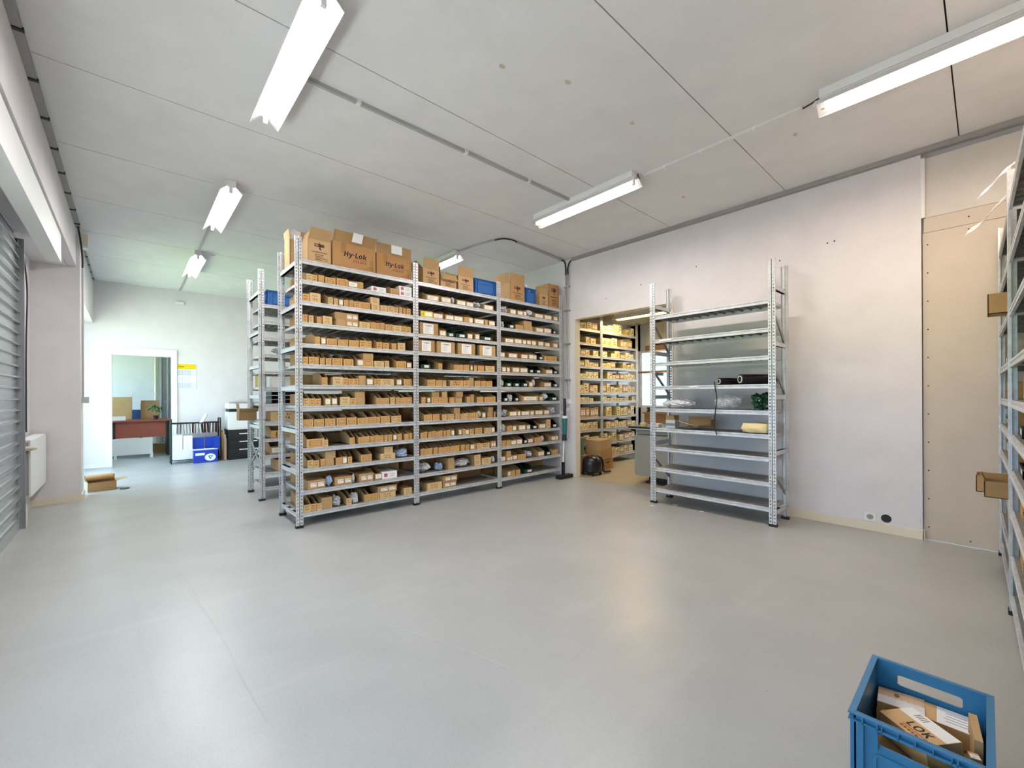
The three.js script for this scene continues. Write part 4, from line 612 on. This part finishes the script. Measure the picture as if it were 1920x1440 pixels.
// ---------------------------------------------------------------- storeroom contents
EH.forEach((y, i) => { for (let b = 0; b < 2; b++) { const lo = b ? 6.79 : 5.68, hi = b ? 7.93 : 6.68, gap = i ? EH[i - 1] - y - 0.06 : 0.22; let x = lo, k = 0; while (x < hi - 0.1 && k < 9) { const w = Math.min(rr(0.1, 0.19), hi - x), h = Math.min(gap * rr(0.5, 0.85), 0.19); if (rnd() < 0.88) { const dark = i === 7 && b === 0 || rnd() < 0.15, t = thing('parts_box', `${dark ? 'brown' : 'cream'} parts box, ${ORD[k]} along ${ORD[i]} row, ${b ? 'far' : 'near'} bay of storeroom rack`, 'box', [x + w / 2, y + 0.0005, -4.95 - rr(0, 0.02)], 0, 'boxes on the storeroom rack'); part('body', boxOf(Math.round(w * 50) / 50 - 0.004, Math.round(h * 50) / 50, 0.3), dark ? kraftTones[2] : M.tape, t); part('front_panel', frontOf(Math.round(w * 50) / 50 - 0.004, Math.round(h * 50) / 50), dark ? pick(F.l) : pick(F.cream), t); } x += w + 0.006; k++; } } });
carton('lowest carton of the storeroom stack, one flap sticking out', [6.36, 0.0015, -4.55], [0.42, 0.18, 0.32], { print: F.cB, tone: kraftTones[2], flaps: { right: [1.5, 0.22] }, turn: 0.15 });
one('cardboard_carton', boxOf(0.42, 0.19, 0.3), kraftTones[0], 'middle carton of the storeroom stack with white label', 'carton', [6.36, 0.19, -4.56], 0.12);
one('cardboard_carton', boxOf(0.4, 0.16, 0.3), kraftTones[1], 'topmost carton of the storeroom stack', 'carton', [6.36, 0.381, -4.57], 0.1);
{ const t = thing('canister', 'grey green canister behind the doorway jamb', 'canister', [5.84, 0.30, -4.75]); part('body', cyl(0.075, 0.075, 0.2, 20, 0, 0.1, 0), M.canister, t); part('lid', [cyl(0.105, 0.1, 0.1, 20, 0, 0.25, 0), cyl(0.11, 0.11, 0.015, 20, 0, 0.3, 0)], M.canister, t); }
one('kraft_box', boxOf(0.3, 0.3, 0.2), kraftTones[2], 'dark kraft box carrying the grey green canister', 'box', [5.84, 0.0015, -4.65]);
{ const t = thing('vacuum_cleaner', 'black drum vacuum cleaner just inside the storeroom doorway', 'vacuum cleaner', [5.8, 0.0015, -4.46]); part('drum', new THREE.LatheGeometry([[0.01, 0.05], [0.15, 0.05], [0.16, 0.08], [0.16, 0.2], [0.14, 0.28], [0.08, 0.32], [0.01, 0.33]].map((p) => new THREE.Vector2(...p)), 24), M.blackGloss, t); part('hose', tube([[0.1, 0.3, 0.05], [0.2, 0.26, 0.05], [0.24, 0.14, 0.06], [0.2, 0.05, 0.1], [0.36, 0.03, 0.12]], 0.02, 30), M.black, t); for (const [a, b] of [[-0.1, -0.1], [0.1, -0.1], [-0.1, 0.1], [0.1, 0.1]]) part('wheel', cyl(0.03, 0.03, 0.02, 14, a, 0.03, b, 'x'), M.black, t); }
{ const t = thing('packing_table', 'grey steel packing table with black worktop inside the doorway', 'table', [0, 0, 0]); part('side_panel', new THREE.ExtrudeGeometry(roundRect(-3.62, 0.12, 0.78, 0.62, 0.03), { depth: 0.5, bevelEnabled: false }).rotateY(-Math.PI / 2).translate(6.28, 0, 0), M.greyPanel, t); part('worktop', bb(5.72, 6.5, 0.83, 0.865, -3.7, -2.84), M.black, t); part('edge_strip', bb(5.715, 5.72, 0.826, 0.838, -3.7, -2.84), M.galv, t); part('drawer_rail', bb(5.79, 6.3, 0.75, 0.825, -3.6, -2.86), M.greyPanel, t); part('leg_base', [bb(5.9, 6.2, 0.03, 0.12, -3.45, -2.9), bb(5.84, 6.26, 0.0015, 0.03, -3.47, -2.88)], M.black, t); }
{ const t = thing('tape_roll', 'roll of yellowish packing tape on the black worktop', 'tape', [5.83, 0.866, -3.5]); part('tape', [new THREE.CylinderGeometry(0.055, 0.055, 0.05, 24).translate(0, 0.025, 0)], M.tape, t); part('core', new THREE.TorusGeometry(0.036, 0.004, 6, 20).rotateX(Math.PI / 2).translate(0, 0.051, 0), M.paper, t); }
one('paper_stack', bb(-0.05, 0.05, 0, 0.05, -0.06, 0.06), M.paper, 'small paper stack beside the packing tape', 'papers', [5.86, 0.8665, -3.3]);
{ const t = thing('wooden_cabinet', 'brown wooden cabinet deep in the storeroom by the window', 'cabinet', [7.7, 0.0015, -4.1]); part('body', bb(-0.3, 0.3, 0, 0.98, -0.32, 0.75), M.wood, t); part('top', bb(-0.33, 0.33, 0.98, 1.01, -0.35, 0.78), M.wood, t); part('door', bb(-0.312, -0.3, 0.05, 0.94, -0.28, 0.2), M.wood, t); part('door', bb(-0.312, -0.3, 0.05, 0.94, 0.22, 0.7), M.wood, t); }
one('document_tray', [bb(-0.25, 0.25, 0, 0.03, -0.25, 0.25), bb(-0.25, 0.25, 0.06, 0.09, -0.25, 0.25), bb(-0.24, -0.22, 0.03, 0.06, -0.24, 0.24), bb(0.22, 0.24, 0.03, 0.06, -0.24, 0.24)], M.black, 'black flat trays on the wooden storeroom cabinet', 'tray', [7.7, 1.012, -4.15]);
{ const t = thing('wall_cabinet', 'tan overhead board cabinet above the storeroom window', 'cabinet', [8.62, 2.3, -4.3]); part('body', bb(-0.17, 0.17, 0.14, 0.6, -0.7, 1.2), M.beige, t); part('shelf', bb(-0.2, 0.17, 0.0, 0.11, -0.7, 1.2), M.wood, t); }
{ const t = thing('window_shelf', 'plank shelf crossing before the storeroom window', 'shelf', [8.6, 1.82, -4.3]); part('plank', bb(-0.15, 0.18, 0, 0.04, -0.9, 1.2), M.wood, t); part('bracket', bb(-0.12, 0.18, -0.06, 0, -0.5, -0.47), M.black, t); part('bracket', bb(-0.12, 0.18, -0.06, 0, 0.6, 0.63), M.black, t); }

// ---------------------------------------------------------------- far wall: calendar, trolley, printer
{
  const cal = canvasTex(192, 320, (x, w, h) => { x.fillStyle = '#e9e9ee'; x.fillRect(0, 0, w, h); x.fillStyle = '#e8c818'; x.fillRect(0, 0, w, 64); x.fillStyle = '#6a5c10'; x.fillRect(12, 30, 56, 8); for (let b = 0; b < 3; b++) { x.fillStyle = b === 1 ? '#f2f2f6' : '#d9dae4'; x.fillRect(4, 70 + b * 82, w - 8, 76); x.fillStyle = '#7c7f94'; for (let r = 0; r < 5; r++) for (let c = 0; c < 8; c++) x.fillRect(14 + c * 16, 80 + b * 82 + r * 13, 9, 5); } });
  const t = thing('wall_calendar', 'yellow headed three month calendar hanging beside the white door', 'calendar', [0.91, 1.78, -11.4]); part('backing', bb(-0.16, 0.16, -0.27, 0.27, 0.001, 0.006), M.paper, t); part('printed_sheet', new THREE.PlaneGeometry(0.318, 0.538).translate(0, 0, 0.0068), face(cal), t);
}
{
  const t = thing('file_trolley', 'black metal file trolley on castors below the calendar', 'trolley', [1.025, 0, -11.05]);
  for (const s of [-1, 1]) for (const d of [-0.14, 0.14]) { part('post', cyl(0.014, 0.014, 0.84, 10, s * 0.41, 0.48, d), M.black, t); part('castor', cyl(0.03, 0.03, 0.02, 12, s * 0.41, 0.031, d, 'x'), M.black, t); }
  for (const s of [-1, 1]) part('end_bar', bb(s * 0.41 - 0.012, s * 0.41 + 0.012, 0.88, 0.905, -0.14, 0.14), M.black, t);
  for (const d of [-0.14, 0.14]) part('rail', bb(-0.41, 0.41, 0.80, 0.82, d - 0.01, d + 0.01), M.black, t);
  part('bottom_shelf', bb(-0.41, 0.41, 0.065, 0.08, -0.15, 0.15), M.black, t);
  for (let k = 0; k < 15; k++) { const w = 0.68 + (k % 3) * 0.02, f = one('hanging_file', [bb(-0.006, 0.006, -0.2, 0, -0.12, 0.12), bb(-0.016, 0.016, -0.004, 0.004, -0.13, 0.13)], pick([M.paper, S({ color: lin(0.1, 0.03, 0.02) }), M.paper, M.greyPanel]), `suspension file hanging in the trolley, ${ORD[k]} from the door end`, 'file', [0.68 + k * 0.05, 0.797, -11.05], 0, 'files in the trolley'); f.rotation.z = rr(-0.09, 0.09); }
  one('paper_roll', [tube([[0, 0, 0], [0.06, 0.1, 0.02], [0.1, 0.2, 0.02]], 0.03, 12, 12)], M.paper, 'white paper bent upright out of the trolley', 'paper', [1.1, 0.79, -11.0]);
  one('archive_box', boxOf(0.16, 0.30, 0.24), M.white, 'white archive box on the trolley shelf, nearer the door', 'box', [0.715, 0.2805, -10.9]);
  one('archive_box', boxOf(0.15, 0.28, 0.24), M.paper, 'white archive box on the trolley shelf, beside the blue boxes', 'box', [0.88, 0.2805, -10.9]);
  one('archive_box', boxOf(0.32, 0.2, 0.26), M.white, 'low white box lying under the two archive boxes', 'box', [0.8, 0.0805, -10.9]);
  const oval = canvasTex(256, 160, (x, w, h) => { x.fillStyle = '#1f3fb0'; x.fillRect(0, 0, w, h); x.fillStyle = '#f0f2f6'; x.fillRect(16, 36, 100, 30); x.beginPath(); x.ellipse(176, 96, 60, 46, 0, 0, 7); x.fill(); x.fillStyle = '#1f3fb0'; x.beginPath(); x.moveTo(150, 76); x.lineTo(204, 76); x.lineTo(176, 122); x.closePath(); x.fill(); x.fillStyle = '#f0f2f6'; x.beginPath(); x.moveTo(166, 84); x.lineTo(192, 84); x.lineTo(178, 106); x.closePath(); x.fill(); });
  const bx = thing('blue_box', 'blue box with white oval mark and open lid before trolley', 'box', [1.16, 0.0015, -10.72]); part('body', [bb(-0.2, 0.2, 0, 0.26, -0.16, -0.003)], M.darkBlue, bx); part('printed_front', new THREE.PlaneGeometry(0.398, 0.258).translate(0, 0.13, -0.0024), face(oval), bx); part('lid', [bb(0.16, 0.24, 0.24, 0.52, -0.15, -0.02)], M.darkBlue, bx); part('lid_edge', [bb(-0.2, 0.2, 0.26, 0.275, -0.16, 0)], M.white, bx);
  one('blue_box', boxOf(0.2, 0.42, 0.12), M.darkBlue, 'blue box standing behind the oval marked box, left one', 'box', [1.06, 0.0815, -10.95]); one('blue_box', boxOf(0.19, 0.42, 0.12), M.darkBlue, 'blue box standing behind the oval marked box, right one', 'box', [1.28, 0.0815, -10.95]);
  for (let k = 0; k < 3; k++) one('cardboard_sheet', bb(-0.008, 0.008, 0, 0.62 - k * 0.08, -0.2, 0.2), k === 1 ? M.paper : kraftTones[k], `cardboard sheet leaning between trolley and printer cabinet, ${['tallest', 'middle', 'shortest'][k]}`, 'cardboard', [1.49 + k * 0.022, 0.0015, -11.05]);
}
{
  const c = thing('printer_cabinet', 'black cabinet with three pale drawer handles under the printer', 'cabinet', [1.86, 0, -11.08]); part('body', bb(-0.3, 0.3, 0.02, 0.64, -0.28, 0.28), M.black, c); part('plinth', bb(-0.28, 0.28, 0.0005, 0.02, -0.26, 0.26), M.black, c);
  for (const y of [0.14, 0.31, 0.48]) { const d = part('drawer', bb(-0.29, 0.29, y - 0.06, y + 0.09, 0.28, 0.29), M.black, c); part('handle', bb(-0.1, 0.24, y + 0.06, y + 0.08, 0.29, 0.305), M.white, d); }
  const p = thing('printer', 'white office printer with dark scanner lid on black cabinet', 'printer', [1.86, 0.641, -11.08]); part('body', bb(-0.29, 0.29, 0, 0.38, -0.26, 0.26), M.white, p); part('output_slot', bb(-0.27, 0.27, 0.38, 0.45, -0.24, 0.2), M.black, p); part('scanner', bb(-0.29, 0.29, 0.45, 0.56, -0.26, 0.26), M.white, p); part('lid', bb(-0.2, 0.29, 0.56, 0.59, -0.26, 0.26), M.duct, p); part('tray', bb(-0.28, 0.28, 0.03, 0.16, 0.26, 0.265), M.white, p); part('badge', bb(0.08, 0.14, 0.25, 0.26, 0.2601, 0.262), M.duct, p); part('panel', bb(0.12, 0.3, 0.44, 0.5, 0.24, 0.3), M.black, p);
}
{ // carton left on the floor by the pillar
  carton('open carton with clutter on the floor behind the pillar', [-0.31, 0.0005, -8.55], [0.3, 0.13, 0.22], { flaps: { right: [1.35, 0.13], back: [0.1, 0.08], left: [0.6, 0.05] }, tone: kraftTones[2], turn: 0.1 });
  one('paper_tube', new THREE.CylinderGeometry(0.045, 0.045, 0.3, 16, 1, true).rotateZ(Math.PI / 2), kraftTones[1], 'cardboard tube resting in the floor carton', 'tube', [-0.34, 0.185, -8.7], 0.15);
  one('cable_coil', new THREE.TorusGeometry(0.05, 0.005, 6, 24).rotateX(Math.PI / 2), M.black, 'thin dark cable coil beside the floor carton', 'cable', [-0.06, 0.006, -8.52]);
}
// ---------------------------------------------------------------- office seen through the far door
{
  const d = thing('office_desk', 'red brown office desk seen through the far door', 'desk', [0.2, 0, -12.9]); part('desktop', bb(-0.52, 0.52, 0.8, 0.835, -0.55, 0.2), M.red, d); part('modesty_panel', bb(-0.5, 0.42, 0.44, 0.8, 0.1, 0.12), M.red, d); for (const s of [-1, 1]) part('leg', bb(s * 0.47 - 0.03, s * 0.47 + 0.03, 0.001, 0.8, -0.45, 0.15), M.black, d);
  const h = thing('convector_heater', 'white convector heater under the red brown desk', 'heater', [0.06, 0, -12.6]); part('body', bb(-0.34, 0.32, 0.08, 0.44, -0.05, 0.03), M.white, h); for (const s of [-1, 1]) part('foot', bb(s * 0.3 - 0.025, s * 0.3 + 0.025, 0.001, 0.1, -0.09, 0.08), M.white, h);
  carton('large pale carton on the office desk, taller one', [-0.14, 0.8355, -13.05], [0.36, 0.52, 0.3], { tone: kraftTones[1], flaps: { right: [0.4, 0.1] } });
  carton('smaller pale carton behind the blue chair', [0.36, 0.8355, -13.25], [0.34, 0.36, 0.2], { tone: kraftTones[1], flaps: { front: [0.3, 0.08] } });
  one('white_box', boxOf(0.22, 0.09, 0.1), M.paper, 'low white box on the office desk front', 'box', [-0.18, 0.8355, -12.75]);
  const c = thing('office_chair', 'blue office chair behind the red brown desk', 'chair', [0.2, 0.0, -13.65]); part('backrest', new THREE.ExtrudeGeometry(roundRect(-0.25, 0.62, 0.5, 0.42, 0.1), { depth: 0.06, bevelEnabled: true, bevelSize: 0.01, bevelThickness: 0.01 }), M.blue, c); part('seat', bb(-0.24, 0.24, 0.44, 0.52, -0.4, 0.05), M.blue, c); part('column', cyl(0.03, 0.03, 0.4, 10, 0, 0.24, -0.18), M.black, c); part('base', [bar([-0.25, 0.04, -0.18], [0.25, 0.04, -0.18], 0.05), bar([0, 0.04, -0.4], [0, 0.04, 0.06], 0.05)], M.black, c);
  const p = thing('potted_plant', 'small leafy potted plant on the desk end', 'plant', [0.45, 0.8355, -12.85]); part('pot', cyl(0.05, 0.035, 0.09, 16, 0, 0.045, 0), M.black, p);
  for (let k = 0; k < 26; k++) { const a = rr(0, 6.28), r = rr(0.06, 0.2), y = rr(0.1, 0.24), g = new THREE.CircleGeometry(1, 7); g.scale(0.022, 0.05, 1); g.rotateX(rr(-1.2, -0.3)); g.rotateY(a); g.translate(Math.sin(a) * r, 0.06 + y, Math.cos(a) * r * 0.7); part('leaf', g, M.leaf, p); }
  const q = thing('heating_pipes', 'vertical heating pipes in the office corner', 'pipes', [0.55, 0, -14.33]); part('pipe', cyl(0.03, 0.03, 2.79, 12, -0.05, 1.4, 0), M.cream, q); part('pipe', cyl(0.035, 0.035, 2.79, 12, 0.06, 1.4, 0), M.duct, q); part('pipe', cyl(0.03, 0.03, 2.79, 12, 0.2, 1.4, 0), M.duct, q); part('bracket', bb(-0.1, 0.26, 1.2, 1.24, -0.06, 0.0), M.white, q);
  one('cardboard_carton', boxOf(0.26, 0.22, 0.26), kraftTones[1], 'small carton on the office floor beside the desk leg', 'carton', [0.52, 0.001, -13.4]);
}
scene.traverse((o) => { if (o.isMesh) o.castShadow = o.receiveShadow = true; });
renderer.render(scene, camera);
